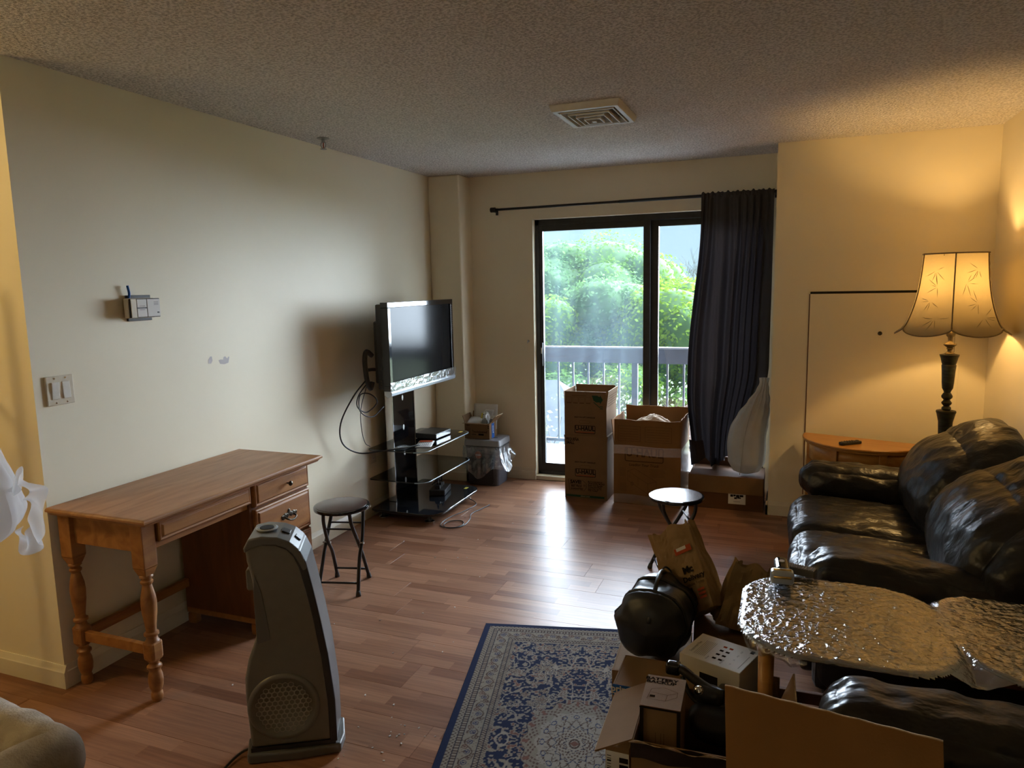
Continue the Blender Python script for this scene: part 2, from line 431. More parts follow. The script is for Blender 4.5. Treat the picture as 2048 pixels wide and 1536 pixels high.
M_['card_edge'] = mat('torn_cardboard_edge', (0.55, 0.42, 0.28), 0.9, col2=(0.36, 0.24, 0.13), cscale=60)
M_['ink'] = mat('black_ink', (0.018, 0.013, 0.010), 0.95, spec=0.0)
M_['ink_brown'] = mat('brown_ink', (0.10, 0.05, 0.02), 0.95, spec=0.0)
M_['ink_red'] = mat('red_ink', (0.36, 0.07, 0.03), 0.95, spec=0.0)
M_['ink_green'] = mat('green_ink', (0.03, 0.075, 0.045), 0.95, spec=0.0)
M_['ink_blue'] = mat('blue_ink', (0.02, 0.10, 0.36), 0.5, spec=0.08)
M_['ink_grey'] = mat('grey_ink', (0.22, 0.21, 0.20), 0.95, spec=0.0)
M_['tape'] = film_mat('packing_tape', (0.80, 0.66, 0.46), gloss=0.30, rough=0.22, bump=0.5, bscale=45, bdist=0.004, diffuse=0.10)
M_['film'] = film_mat('stretch_film', (0.88, 0.87, 0.85), gloss=0.40, rough=0.08, bump=0.6, bscale=55, bdist=0.012, diffuse=0.01, btype='noise')
M_['liner'] = film_mat('clear_bin_liner', (0.80, 0.81, 0.83), gloss=0.22, rough=0.12, bump=0.6, bscale=30, diffuse=0.14)
M_['table_glass'] = film_mat('clear_glass', (0.62, 0.66, 0.63), gloss=1.0, rough=0.01, bump=0, fresnel=True)
M_['glass_edge'] = mat('green_glass_edge', (0.010, 0.035, 0.028), 0.08, spec=0.7)
M_['leather'] = mat('black_leather', (0.012, 0.011, 0.012), 0.31, spec=0.5, col2=(0.018, 0.016, 0.016), cscale=9, bump=0.8, bscale=11, bdist=0.018, btype='noise', bstretch=(1.0, 1.6, 1.0), rough2=0.42)
M_['leather_seam'] = mat('leather_seam', (0.010, 0.0095, 0.0095), 0.45)
M_['rug'] = attr_mat('woven_rug')
M_['fan'] = mat('champagne_grey_plastic', (0.165, 0.150, 0.115), 0.36, spec=0.5, col2=(0.155, 0.140, 0.108), cscale=30, metal=0.25)
M_['fan_dark'] = mat('charcoal_plastic', (0.022, 0.022, 0.024), 0.34)
M_['fan_top'] = mat('grey_plastic_cap', (0.12, 0.115, 0.105), 0.3, metal=0.2)
M_['curtain'] = cloth_mat('grey_curtain', (0.082, 0.074, 0.074), (0.070, 0.063, 0.063), transl=0.30, bscale=600, tcol=(0.0065, 0.0056, 0.0062))
M_['white_bag'] = cloth_mat('white_trash_bag', (0.60, 0.59, 0.56), (0.50, 0.49, 0.47), transl=0.35, bump=0.35, bscale=18, mottled=5)
M_['thin_bag'] = cloth_mat('thin_white_plastic', (0.72, 0.73, 0.76), (0.62, 0.63, 0.66), transl=0.5, bump=0.4, bscale=14, mottled=6, alpha=0.22)
M_['paper_bag'] = mat('kraft_paper_bag', (0.27, 0.172, 0.078), 0.8, spec=0.2, col2=(0.22, 0.138, 0.06), cscale=6, bump=0.3, bscale=16, bdist=0.02, btype='ridge')
M_['paper'] = mat('white_paper', (0.68, 0.67, 0.64), 0.8, col2=(0.60, 0.59, 0.56), cscale=12)
M_['white_card'] = mat('white_coated_card', (0.62, 0.59, 0.54), 0.55, col2=(0.58, 0.55, 0.50), cscale=4)
M_['nylon'] = mat('black_nylon', (0.010, 0.011, 0.014), 0.42, spec=0.5, bump=0.35, bscale=11, bdist=0.02, btype='ridge')
M_['nylon_blue'] = mat('slate_nylon', (0.035, 0.045, 0.065), 0.45, bump=0.3, bscale=14, bdist=0.015)
M_['shade'] = cloth_mat('ivory_lampshade', (0.55, 0.45, 0.29), (0.52, 0.42, 0.27), transl=0.45, bump=0.5, bscale=45, tcol=(0.125, 0.098, 0.052))
M_['shade_trim'] = mat('shade_braid', (0.28, 0.21, 0.12), 0.8, col2=(0.22, 0.16, 0.09), cscale=120)
M_['plush'] = cloth_mat('beige_plush', (0.40, 0.345, 0.28), (0.26, 0.22, 0.175), transl=0.05, bump=1.0, bscale=160, mottled=14)
M_['almond'] = mat('almond_plastic', (0.62, 0.55, 0.41), 0.35, col2=(0.59, 0.52, 0.39), cscale=40)
M_['offwhite'] = mat('offwhite_plastic', (0.66, 0.62, 0.54), 0.4, col2=(0.62, 0.58, 0.50), cscale=40)
M_['vent'] = mat('vent_enamel', (0.62, 0.60, 0.55), 0.4, col2=(0.57, 0.55, 0.50), cscale=30)
M_['dark'] = mat('dark_void', (0.008, 0.008, 0.008), 0.9)
M_['bin'] = mat('grey_bin_plastic', (0.10, 0.10, 0.115), 0.45, col2=(0.085, 0.085, 0.10), cscale=30)
M_['bin_dark'] = mat('charcoal_bin_plastic', (0.035, 0.035, 0.042), 0.4)
M_['bin_top'] = mat('silver_grey_bin_top', (0.27, 0.27, 0.28), 0.35, metal=0.2)
M_['bounce_dark'] = mat('bounce_cutting_dark', (0.10, 0.055, 0.042), 0.85, col2=(0.075, 0.04, 0.03), cscale=12)  # dark tone picked so the outer face throws less light on the railing
M_['concrete'] = mat('balcony_concrete', (0.24, 0.245, 0.25), 0.85, col2=(0.20, 0.205, 0.21), cscale=9)
M_['rail'] = mat('slate_rail_paint', (0.045, 0.058, 0.085), 0.5, col2=(0.036, 0.046, 0.066), cscale=14)
M_['rail_top'] = mat('pale_rail_cap', (0.20, 0.22, 0.25), 0.4)
# ------------------------------------------------------------------ room shell
H = 2.44
YA, YB, YW, YM = 1.873, 5.187, 5.397, 5.015      # hall wall, column face, back wall, chase face
XP, XB, XR = 0.269, 2.592, 3.806                 # column side, chase side, right wall
Y0, XH = -1.3, -2.0                              # rear wall, hall end
DX0, DX1, DZ = 0.795, 2.545, 2.085               # door opening

floor = struct(MB().box(XH-.1, XR+.1, Y0-.1, YW+.1, -0.12, -0.010).build('floor', M_['gap']), 'reddish laminate strip floor of the room', 'floor')
def boards():
    bw, bl, th = 0.1842, 1.215, 0.0093
    cache = {}
    def board_mesh(L, W):
        key = (round(L, 3), round(W, 3))
        if key not in cache:
            g, c = 0.0004, 0.0005
            mb = MB()
            x0, x1, y0, y1 = g, L-g, g, W-g
            vs = [(x0,y0,-th),(x1,y0,-th),(x1,y1,-th),(x0,y1,-th),(x0,y0,-c),(x1,y0,-c),(x1,y1,-c),(x0,y1,-c),
                  (x0+c,y0+c,0),(x1-c,y0+c,0),(x1-c,y1-c,0),(x0+c,y1-c,0)]
            fs = [(0,1,5,4),(1,2,6,5),(2,3,7,6),(3,0,4,7),(4,5,9,8),(5,6,10,9),(6,7,11,10),(7,4,8,11),(8,9,10,11)]
            me = bpy.data.meshes.new('plank'); me.from_pydata(vs, [], fs); me.update(); me.materials.append(M_['lam']); cache[key] = me
        return cache[key]
    yline = 4.711
    k0 = math.floor((Y0-yline)/bw)
    y = yline + k0*bw; r = 0
    while y < YW-1e-4:
        ya, yb = max(y, Y0), min(y+bw, YW)
        xl = XH if yb <= YA+0.12 else 0.0
        xr = XR if ya < YM else XB
        off = (r*0.43 + (r % 3)*0.17) % 1.0
        x = math.floor(xl/bl)*bl - off*bl
        while x < xr-1e-4:
            a, b = max(x, xl), min(x+bl, xr)
            if b-a > 0.02:
                o = bpy.data.objects.new('plank', board_mesh(b-a, yb-ya)); link(o); o.parent = floor; o.location = (a, ya, 0)
            x += bl
        y += bw; r += 1
boards()

struct(MB().box(XH-.1, XR+.1, Y0-.1, YW+.16, H, H+0.1).build('ceiling', M_['ceil']), 'textured popcorn ceiling', 'ceiling')
struct(MB().box(-0.12, 0, YA+0.12, YB+0.3, 0, H).build('wall_left', M_['paint']), 'long cream wall behind the desk', 'wall')
struct(MB().box(XH-.1, 0, YA, YA+0.12, 0, H).build('wall_hall', M_['paint']), 'warm lit cream wall facing the camera', 'wall')
struct(MB().box(0, XP, YB, YW+.15, 0, H).build('wall_column', M_['paint'], bevel=0.012, seg=3), 'narrow cream column in the far corner', 'wall')
mb = MB()
mb.box(XP, DX0, YW, YW+0.15, 0, H); mb.box(DX1, XB, YW, YW+0.15, 0, H); mb.box(DX0, DX1, YW, YW+0.15, DZ, H); mb.box(DX0, DX1, YW, YW+0.15, -.1, 0.035)
struct(mb.build('wall_back', M_['paint']), 'cream wall around the balcony door', 'wall')
mb = MB(); yo = YW+0.1505  # unseen dark layer outside the back wall, added to cut bounce onto the railing
mb.box(-3.5, DX0, yo, yo+.03, -9, 5); mb.box(DX1, 7, yo, yo+.03, -9, 5); mb.box(DX0, DX1, yo, yo+.03, DZ, 5); mb.box(DX0, DX1, yo, yo+.03, -9, -.02)
struct(mb.build('wall_bounce_cutter', M_['bounce_dark']), 'dark unseen outer layer added around the balcony door to cut bounced light', 'wall')
wall_chase = struct(MB().box(XB, XR, YM, YW+0.15, 0, H).build('wall_chase', M_['paint']), 'projecting cream wall behind the lamp', 'wall')
struct(MB().box(XR, XR+0.12, Y0-.1, YW+.15, 0, H).build('wall_right', M_['paint']), 'cream wall behind the sofas', 'wall')
struct(MB().box(XH-.1, XR+.1, Y0-.12, Y0, 0, H).build('wall_rear', M_['paint']), 'cream wall behind the camera', 'wall')
struct(MB().box(XH-.12, XH, Y0-.1, YA+.1, 0, H).build('wall_hall_end', M_['paint']), 'cream wall at the end of the hall', 'wall')

def baseboard(name, x0, y0, x1, y1, nx, ny, h=0.095, t=0.014):
    """profiled strip along a wall; (nx,ny) points into the room"""
    prof = [(0, 0), (t, 0), (t, h*0.72), (t*0.8, h*0.76), (t*0.62, h*0.84), (t*0.5, h*0.9), (t*0.28, h), (0, h)]
    mb = MB(); n = len(prof)
    vs = [(x0+nx*a, y0+ny*a, z) for a, z in prof] + [(x1+nx*a, y1+ny*a, z) for a, z in prof]
    mb.add(vs, [tuple(range(n)), tuple(reversed(range(n, 2*n)))] + [(i, n+i, n+(i+1) % n, (i+1) % n) for i in range(n)])
    return struct(mb.build(name, M_['trim']), None, None)
baseboard('baseboard_left', 0, YA+.0005, 0, YB, 1, 0)
baseboard('baseboard_hall', XH, YA, 0.014, YA, 0, -1)
baseboard('baseboard_column', 0, YB, XP+.014, YB, 0, -1)
baseboard('baseboard_column_side', XP, YB-.014, XP, YW, 1, 0)
baseboard('baseboard_back', XP, YW, DX0, YW, 0, -1)
baseboard('baseboard_chase_side', XB, YM-.014, XB, YW, -1, 0)
baseboard('baseboard_chase', XB-.014, YM, XR, YM, 0, -1)
baseboard('baseboard_right', XR, Y0, XR, YM, -1, 0)

# worn paint on the long wall: two flakes of missing paint and a few scuffs
wl = bpy.data.objects['wall_left']
M_['bare'] = mat('bare_plaster', (0.50, 0.46, 0.44), 0.8)
def flake(pts, y, z, s):
    mb = MB(); n = len(pts)
    mb.add([(0.0006, y+a*s, z+b*s) for a, b in pts], [tuple(range(n))]); mb.build('bare_patch', M_['bare'], wl)
flake([(-.5,-.5),(.2,-.6),(.6,-.1),(.5,.7),(.1,.75),(-.4,.2)], 2.777, 1.237, 0.027)
flake([(-1.2,.1),(-.9,-.5),(0,-.65),(.9,-.5),(1.2,.4),(1.0,.5),(.7,.2),(.3,.6),(-.1,.5),(-.2,.1),(-.7,.2)], 2.872, 1.229, 0.032)
struct(MB().box(DX0-.012, DX1, YW-.004, YW+.06, 0.0, 0.034).build('trim_1', M_['trim'], bevel=0.004), 'pale sill under the balcony door', 'sill')

# ------------------------------------------------------------------ sliding balcony door
door = bpy.data.objects.new('door_1', None); link(door); door.location = (1.67, YW+.08, 0.035)
struct(door, 'black framed sliding glass balcony door', 'door')
ya, yb = YW+0.055, YW+0.145
B = lambda n, *a, m='black_alu', bv=0.003: rbox(n, *a, M_[m], door, bv, world=True)
zb = 0.035
B('door_jamb', DX0, DX0+.035, ya, yb, zb, DZ); B('door_jamb', DX1-.035, DX1, ya, yb, zb, DZ)
B('door_head', DX0, DX1, ya, yb, DZ-.045, DZ); B('door_track', DX0, DX1, ya, yb, zb, zb+.03)
def leaf(name, x0, x1, y0, y1, st, glass, lst=None):
    lst = lst or st
    f = MB(); z0, z1 = zb+.03, DZ-.045
    f.box(x0, x0+lst, y0, y1, z0, z1); f.box(x1-st, x1, y0, y1, z0, z1)
    f.box(x0+lst, x1-st, y0, y1, z1-.045, z1); f.box(x0+lst, x1-st, y0, y1, z0, z0+.065)
    fr = f.build(name, M_['black_alu'], door, bevel=0.002, world=True)
    ym = (y0+y1)/2
    MB().box(x0+lst-.005, x1-st+.005, ym-.003, ym+.003, z0+.06, z1-.04).build('glass_pane', M_[glass], fr, world=True)
    return fr
leaf('sliding_leaf', DX0+.035, 1.705, ya+.006, ya+.040, 0.052, 'hazy_glass', 0.026)
leaf('fixed_leaf', 1.665, DX1-.035, ya+.048, ya+.082, 0.05, 'glass', 0.095)
h_ = MB().box(DX0+.040, DX0+.056, ya-.016, ya+.006, 0.93, 1.12).build('door_pull', M_['black_plastic'], door, bevel=.004, world=True)
MB().box(DX0+.043, DX0+.052, ya-.021, ya-.015, 1.03, 1.08).build('latch', M_['offwhite'], h_, bevel=.002, world=True)
# latch keeper and nail hole on the wall beside it
k = thing('door_stop', 'small steel screw hook on wall left of the balcony door', 'hook', (0.747, YW, 1.135))
MB().tube([(0.747, YW, 1.135), (0.747, YW-.02, 1.135), (0.747, YW-.026, 1.128), (0.747, YW-.02, 1.12)], 0.004, 8).build('hook', M_['steel'], k, smooth=True, world=True)
MB().lathe([(0.009, 0), (0.009, .003), (.005, .004)], n=14, M=frame((0.747, YW, 1.135), (1,0,0), (0,0,1))).build('rosette', M_['steel'], k, world=True)

# ------------------------------------------------------------------ balcony and view
balc = struct(MB().box(-1.4, 4.4, YW+.1815, 6.80, -0.22, -0.02).build('balcony_slab', M_['concrete']), 'pale concrete balcony floor', 'balcony')
rail = thing('balcony_railing', 'slate blue balcony railing with broad top band and thin bars', 'railing', (1.4, 6.72, -.02))
rbox('top_band', -1.35, 4.35, 6.705, 6.735, .825, .965, M_['rail'], rail, .003, True)
rbox('rail_cap', -1.35, 4.35, 6.69, 6.75, .965, .98, M_['rail_top'], rail, .003, True)
rbox('bottom_bar', -1.35, 4.35, 6.705, 6.735, .03, .06, M_['rail'], rail, .002, True)
x = -1.28; k = 0
while x < 4.3:
    if abs((x-1.34+3.04) % 1.52) < 0.02 or abs((x-1.34+3.04) % 1.52-1.52) < .02:
        rbox('post', x-.028, x+.028, 6.70, 6.74, -.02, .825, M_['rail'], rail, .002, True)
    else:
        rbox('baluster', x-.009, x+.009, 6.711, 6.729, .06, .825, M_['rail'], rail, .001, True)
    x = round(x, 4); x += 0.152
    if k == 0: x = 1.34-0.152*17; k = 1

M_['lawn'] = mat('far_lawn', (0.16, 0.22, 0.07), 0.9, col2=(0.24, 0.26, 0.12), cscale=0.3)
g = MB().grid(lambda u, v: (-70+140*u, 9+110*v, -9.0+0.6*math.sin(u*9)+0.5*math.sin(v*7)), 30, 24).build('ground', M_['lawn'])
struct(g, 'green ground below the balcony', 'ground')

def leaf_mat(name, c1, c2, tcol):
    m, n = new_mat(name)
    out = node(n, 'ShaderNodeOutputMaterial'); tc = node(n, 'ShaderNodeTexCoord'); oi = node(n, 'ShaderNodeObjectInfo')
    nz = node(n, 'ShaderNodeTexNoise'); nz.inputs['Scale'].default_value = 0.55; nz.inputs['Detail'].default_value = 7
    rp = node(n, 'ShaderNodeValToRGB'); rp.color_ramp.elements[0].color = rgba(c1); rp.color_ramp.elements[1].color = rgba(c2)
    rp.color_ramp.elements[0].position = 0.32; rp.color_ramp.elements[1].position = 0.68
    n.links.new(tc.outputs['Object'], nz.inputs['Vector']); n.links.new(nz.outputs['Fac'], rp.inputs[0])
    df = node(n, 'ShaderNodeBsdfDiffuse'); n.links.new(rp.outputs[0], df.inputs[0])
    tl = node(n, 'ShaderNodeBsdfTranslucent'); tl.inputs[0].default_value = rgba(tcol)
    mx = node(n, 'ShaderNodeMixShader'); mx.inputs[0].default_value = 0.4
    n.links.new(df.outputs[0], mx.inputs[1]); n.links.new(tl.outputs[0], mx.inputs[2]); n.links.new(mx.outputs[0], out.inputs[0])
    return m
M_['leaf_a'] = leaf_mat('yellow_green_leaves', (0.13, 0.25, 0.045), (0.26, 0.40, 0.065), (0.26, 0.40, 0.05))
M_['leaf_b'] = leaf_mat('mid_green_leaves', (0.10, 0.215, 0.052), (0.20, 0.34, 0.082), (0.19, 0.34, 0.066))
M_['leaf_c'] = leaf_mat('blue_green_leaves', (0.105, 0.21, 0.088), (0.185, 0.315, 0.13), (0.175, 0.315, 0.10))
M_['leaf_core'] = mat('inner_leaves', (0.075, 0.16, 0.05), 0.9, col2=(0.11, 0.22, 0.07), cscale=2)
M_['bark'] = mat('grey_bark', (0.16, 0.14, 0.13), 0.9, col2=(0.10, 0.085, 0.075), cscale=3)
M_['blossom'] = leaf_mat('pale_blossom', (0.26, 0.30, 0.20), (0.40, 0.43, 0.36), (0.32, 0.36, 0.25))

def tree(x, y, z, rx, rz, m, label, n=5200, seed=1, size=0.19):
    g_ = np.random.default_rng(seed)
    n = int(n*2.0)
    t = thing('leafy_tree', label, 'tree', (x, y, -9.0), 0, 'trees beyond the balcony')
    MB().tube([(0, 0, 0), (0.1, 0, (z+9)*0.5), (0, .1, z+9)], .3, 8, rads=[.42, .32, .16]).build('trunk', M_['bark'], t, smooth=True)
    # lobes
    lobes = [(np.array([0, 0, z+9.0]), np.array([rx*.86, rx*.86, rz*.9]))]
    for k in range(16):
        a = g_.uniform(0, 2*PI); b = g_.uniform(-.55, .95); cr = math.sqrt(max(0, 1-b*b))
        c_ = np.array([math.cos(a)*cr*rx*.66, math.sin(a)*cr*rx*.66, z+9+b*rz*.68])
        s = g_.uniform(.30, .48); lobes.append((c_, np.array([rx*s, rx*s, rz*s*.85])))
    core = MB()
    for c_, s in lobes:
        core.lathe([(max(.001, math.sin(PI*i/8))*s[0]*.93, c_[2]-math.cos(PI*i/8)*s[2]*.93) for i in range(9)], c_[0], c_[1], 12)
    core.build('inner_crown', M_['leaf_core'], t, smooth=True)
    vs = []; ws = np.array([s[0]*s[2] for _, s in lobes]); ws = ws/ws.sum()
    li = g_.choice(len(lobes), size=n, p=ws)
    d = g_.normal(size=(n, 3)); d /= np.linalg.norm(d, axis=1)[:, None]
    d[:, 1] = -np.abs(d[:, 1])*0.9 + d[:, 1]*0.1       # denser on the near side
    d /= np.linalg.norm(d, axis=1)[:, None]
    cc = np.array([lobes[i][0] for i in li]); ss = np.array([lobes[i][1] for i in li])
    P_ = cc + d*ss*g_.uniform(.93, 1.08, size=(n, 1))
    nr = d + g_.normal(scale=.55, size=(n, 3)) + np.array([0, -.1, .45]); nr /= np.linalg.norm(nr, axis=1)[:, None]
    up = np.cross(nr, g_.normal(size=(n, 3))); up /= np.linalg.norm(up, axis=1)[:, None]
    rt = np.cross(up, nr); sz = size*g_.uniform(.6, 1.3, size=(n, 1))
    V = np.stack([P_-rt*sz*.5, P_-up*sz*.28-nr*sz*.1, P_+rt*sz*.5, P_+up*sz*.32+nr*sz*.12], axis=1).reshape(-1, 3)
    mb = MB(); mb.v = [tuple(q) for q in V]; mb.f = [(4*i, 4*i+1, 4*i+2, 4*i+3) for i in range(n)]
    o = mb.build('crown', m, t); o['kind'] = 'stuff'
    return t
TL = [(-9.3, 36, -0.6, 4.4, 4.5, 'leaf_c', 'blue green leafy tree at left edge of the balcony view', 5200),
      (-6.4, 38, -0.1, 4.3, 4.7, 'leaf_b', 'tallest mid green tree in the middle of the balcony view', 6000),
      (-4.7, 33, -1.7, 3.7, 4.1, 'leaf_c', 'blue green tree just left of the door mullion', 5200),
      (-7.6, 31, -2.6, 3.2, 3.9, 'leaf_a', 'yellow green tree in front of the tallest tree', 5600),
      (-1.9, 31, -2.0, 3.3, 4.0, 'leaf_a', 'bright yellow green tree behind the right glass pane', 5600),
      (1.9, 33, -2.6, 3.6, 4.0, 'leaf_b', 'mid green tree partly behind the curtain', 3600),
      (-5.6, 27.5, -4.2, 2.2, 2.5, 'leaf_b', 'low mid green tree above the pale roof', 3800),
      (-3.1, 28, -3.9, 2.3, 2.6, 'leaf_a', 'low yellow green tree behind the railing post', 3800),
      (-0.6, 27, -4.6, 2.1, 2.2, 'leaf_b', 'low green tree beside the reddish roof', 3200),
      (-8.6, 29, -5.0, 2.4, 2.6, 'leaf_c', 'low blue green tree at the left above the railing', 3200),
      (-13.5, 42, -0.5, 5.0, 5.0, 'leaf_b', 'far mid green tree hidden mostly by the left door jamb', 3000)]
for i, (x, y, z, rx, rz, m, lb, n) in enumerate(TL):
    tree(x, y, z, rx, rz, M_[m], lb, n, seed=20+i)

def branchy(parent, base, top, r0, depth, g_, spread, name='branches', mat_=None, tips=None, leng=None):
    mb = MB()
    def rec(p, d, L, r, k):
        q = p + d*L
        mb.tube([p, p+d*L*.5+Vector(g_.normal(scale=L*.05, size=3)), q], r, 5, caps=False, rads=[r, r*.8, r*.62])
        if tips is not None and k <= 1: tips.append(q)
        if k == 0: return
        for _ in range(3):
            v = (d + Vector(g_.normal(scale=spread, size=3))).normalized()
            v.z = abs(v.z)*.8+.12; v.normalize(); rec(q, v, L*g_.uniform(.62, .82), r*.6, k-1)
    rec(Vector(base), (Vector(top)-Vector(base)).normalized(), leng, r0, depth)
    return mb.build(name, mat_, parent)
g_ = np.random.default_rng(5)
t = thing('bare_tree', 'leafless tree against the sky beside the curtain', 'tree', (-1.7, 40, -9))
branchy(t, (0, 0, 0), (0, 0, 5), .13, 6, g_, .38, 'branches', M_['bark'], None, 3.6)
for i, (x, y, zz, L, lb) in enumerate(((-3.0, 15.5, -9.0, 2.85, 'pale budding tree in front of the grey roof'), (-0.9, 13.0, -9.0, 2.7, 'thin blossoming tree low beside the railing post'))):
    g_ = np.random.default_rng(9+i); tips = []
    t = thing('budding_tree', lb, 'tree', (x, y, zz))
    branchy(t, (0, 0, 0), (0, 0, 3), .12, 5, g_, .55, 'branches', M_['bark'], tips, L)
    mb = MB()
    for q in tips:
        for _ in range(9):
            c_ = q + Vector(g_.normal(scale=.20, size=3)); a = Vector(g_.normal(size=3)).normalized(); b = a.orthogonal().normalized()
            s = g_.uniform(.03, .065); mb.quad(c_-a*s, c_-b*s*.6, c_+a*s, c_+b*s*.6)
    o = mb.build('buds', M_['blossom'], t); o['kind'] = 'stuff'

M_['roof_grey'] = mat('pale_shingles', (0.21, 0.22, 0.235), 0.8, col2=(0.18, 0.19, 0.20), cscale=3)
M_['roof_red'] = mat('reddish_shingles', (0.21, 0.14, 0.11), 0.8, col2=(0.17, 0.115, 0.09), cscale=3)
M_['siding'] = mat('white_siding', (0.62, 0.62, 0.60), 0.7, col2=(0.56, 0.56, 0.54), cscale=2)
def house(cx, cy, wx, wy, ez, rz, roofm, label):
    t = thing('house', label, 'house', (cx, cy, -9))
    rbox('wall', cx-wx, cx+wx, cy-wy, cy+wy, -9, ez, M_['siding'], t, 0.01, True)
    mb = MB(); o = .35
    # hipped roof
    e = [(cx-wx-o, cy-wy-o, ez), (cx+wx+o, cy-wy-o, ez), (cx+wx+o, cy+wy+o, ez), (cx-wx-o, cy+wy+o, ez), (cx-wx*.35, cy, rz), (cx+wx*.35, cy, rz)]
    mb.add(e, [(0, 1, 5, 4), (1, 2, 5), (2, 3, 4, 5), (3, 0, 4), (3, 2, 1, 0)])
    mb.build('roof', roofm, t, world=True)
    for k in (-.55, .1, .6):
        w_ = rbox('window', cx+wx*k-.4, cx+wx*k+.4, cy-wy-.04, cy-wy+.02, ez-1.9, ez-.7, M_['offwhite'], t, .01, True)
        rbox('window_glass', cx+wx*k-.33, cx+wx*k+.33, cy-wy-.05, cy-wy-.03, ez-1.83, ez-.77, M_['black_gloss'], w_, .005, True)
    return t
house(-5.4, 22.5, 2.9, 2.2, -3.6, -1.55, M_['roof_grey'], 'house with pale grey roof below the left pane')
house(0.35, 24.5, 2.0, 1.8, -4.1, -2.45, M_['roof_red'], 'house with reddish roof below the right pane')

# ------------------------------------------------------------------ wall and ceiling fittings
p_ = thing('access_panel', 'painted access panel set in the wall behind the lamp', 'panel', (3.2, YM, 0.2))
MB().box(2.812, 3.66, YM-.007, YM-.0008, 0.16, 1.485).build('door_leaf', M_['paint'], p_, bevel=.001, world=True)
MB().box(2.812, 3.66, YM-.005, YM-.0008, 1.485, 1.500).build('top_gap', M_['dark'], p_, world=True)
MB().box(2.806, 2.812, YM-.004, YM-.0008, 0.16, 1.485).build('side_gap', M_['honey_dark'], p_, world=True)
MB().lathe([(0.011, 0), (0.013, .004), (.009, .008), (.004, .010)], n=16, M=frame((3.222, YM-.006, 1.235), (1,0,0), (0,0,1))).build('latch_screw', M_['brass_old'], p_, smooth=True, world=True)

v_ = thing('ceiling_vent', 'cream square air vent with nested louvres in the ceiling', 'vent', (1.74, 3.67, H))
cx, cy = 1.742, 3.67
def sq(a, b, z): return [(cx-a, cy-b, z), (cx+a, cy-b, z), (cx+a, cy+b, z), (cx-a, cy+b, z)]
def ring(name, a0, b0, z0, a1, b1, z1, m, th=.004):
    mb = MB(); mb.add(sq(a0, b0, z0)+sq(a1, b1, z1), [(i, (i+1) % 4, 4+(i+1) % 4, 4+i) for i in range(4)])
    return mb.build(name, m, v_, world=True, solid=th)
hx, hy = .172, .212
ring('outer_frame', hx, hy, H-.001, hx-.010, hy-.012, H-.030, M_['vent'], .003)
ring('inner_lip', hx-.010, hy-.012, H-.030, hx-.030, hy-.036, H-.030, M_['vent'], .003)
MB().box(cx-hx+.03, cx+hx-.03, cy-hy+.03, cy+hy-.03, H-.003, H-.0005).build('duct', M_['dark'], v_, world=True)
def louvre(s0, s1, zl):
    # slanted blade with an upright rolled lip at its lower outer edge
    pr_ = [(s0, zl), (s0, zl+.008), (s1, H-.004), (s1, H-.007), (s0-.025, zl+.004), (s0-.025, zl)]
    mb = MB(); n = len(pr_); vs = [q for f, z in pr_ for q in sq(hx*f, hy*f, z)]
    mb.add(vs, [(4*i+k, 4*i+(k+1) % 4, 4*((i+1) % n)+(k+1) % 4, 4*((i+1) % n)+k) for i in range(n) for k in range(4)])
    return mb.build('louvre', M_['vent'], v_, world=True)
for k, s0 in enumerate((.78, .60, .42, .24)): louvre(s0, s0-.045, H-.036-.005*k)
MB().box(cx-.010, cx+.010, cy-.012, cy+.012, H-.054, H-.003).build('hub', M_['vent'], v_, world=True)

s_ = thing('sprinkler_head', 'small steel fire sprinkler hanging from the ceiling', 'sprinkler', (.155, 3.609, H))
sx_, sy_ = .155, 3.609
MB().lathe([(.036, H-.0005), (.036, H-.004), (.028, H-.008), (.012, H-.010)], sx_, sy_, 20).build('escutcheon', M_['steel'], s_, autos=40, world=True)
MB().lathe([(.009, H-.009), (.010, H-.022), (.006, H-.026)], sx_, sy_, 12).build('nozzle', M_['steel'], s_, smooth=True, world=True)
for sg in (-1, 1):
    MB().tube(bez([(sx_+sg*.008, sy_, H-.02), (sx_+sg*.016, sy_, H-.034), (sx_+sg*.014, sy_, H-.048), (sx_+sg*.003, sy_, H-.060)], 4), .0035, 6).build('frame_arm', M_['steel'], s_, smooth=True, world=True)
MB().lathe([(.003, H-.026), (.003, H-.058)], sx_, sy_, 8).build('bulb', M_['ink_red'], s_, world=True)
MB().lathe([(.004, H-.058), (.019, H-.061), (.019, H-.063), (.004, H-.064)], sx_, sy_, 16).build('deflector', M_['steel'], s_, world=True)

s_ = thing('light_switch', 'almond double rocker light switch beside the wall corner', 'switch', (0, 1.975, 1.2))
rbox('plate', 0.0005, .008, 1.975-.058, 1.975+.058, 1.203-.058, 1.203+.058, M_['almond'], s_, .003, True)
for dy, tl in ((-.022, 3), (.024, -3)):
    Mx = Matrix.Translation((.009, 1.975+dy, 1.203)) @ Matrix.Rotation(R(tl), 4, 'Y')
    MB().box(-.003, .003, -.016, .016, -.034, .034, Mx).build('rocker', M_['offwhite'], s_, bevel=.002, world=True)
    for dz in (-.048, .048):
        MB().lathe([(.0035, 0), (.0035, .0012), (.002, .0018)], n=10, M=frame((.008, 1.975+dy, 1.203+dz), (0,1,0), (0,0,1))).build('screw', M_['chrome'], s_, world=True)

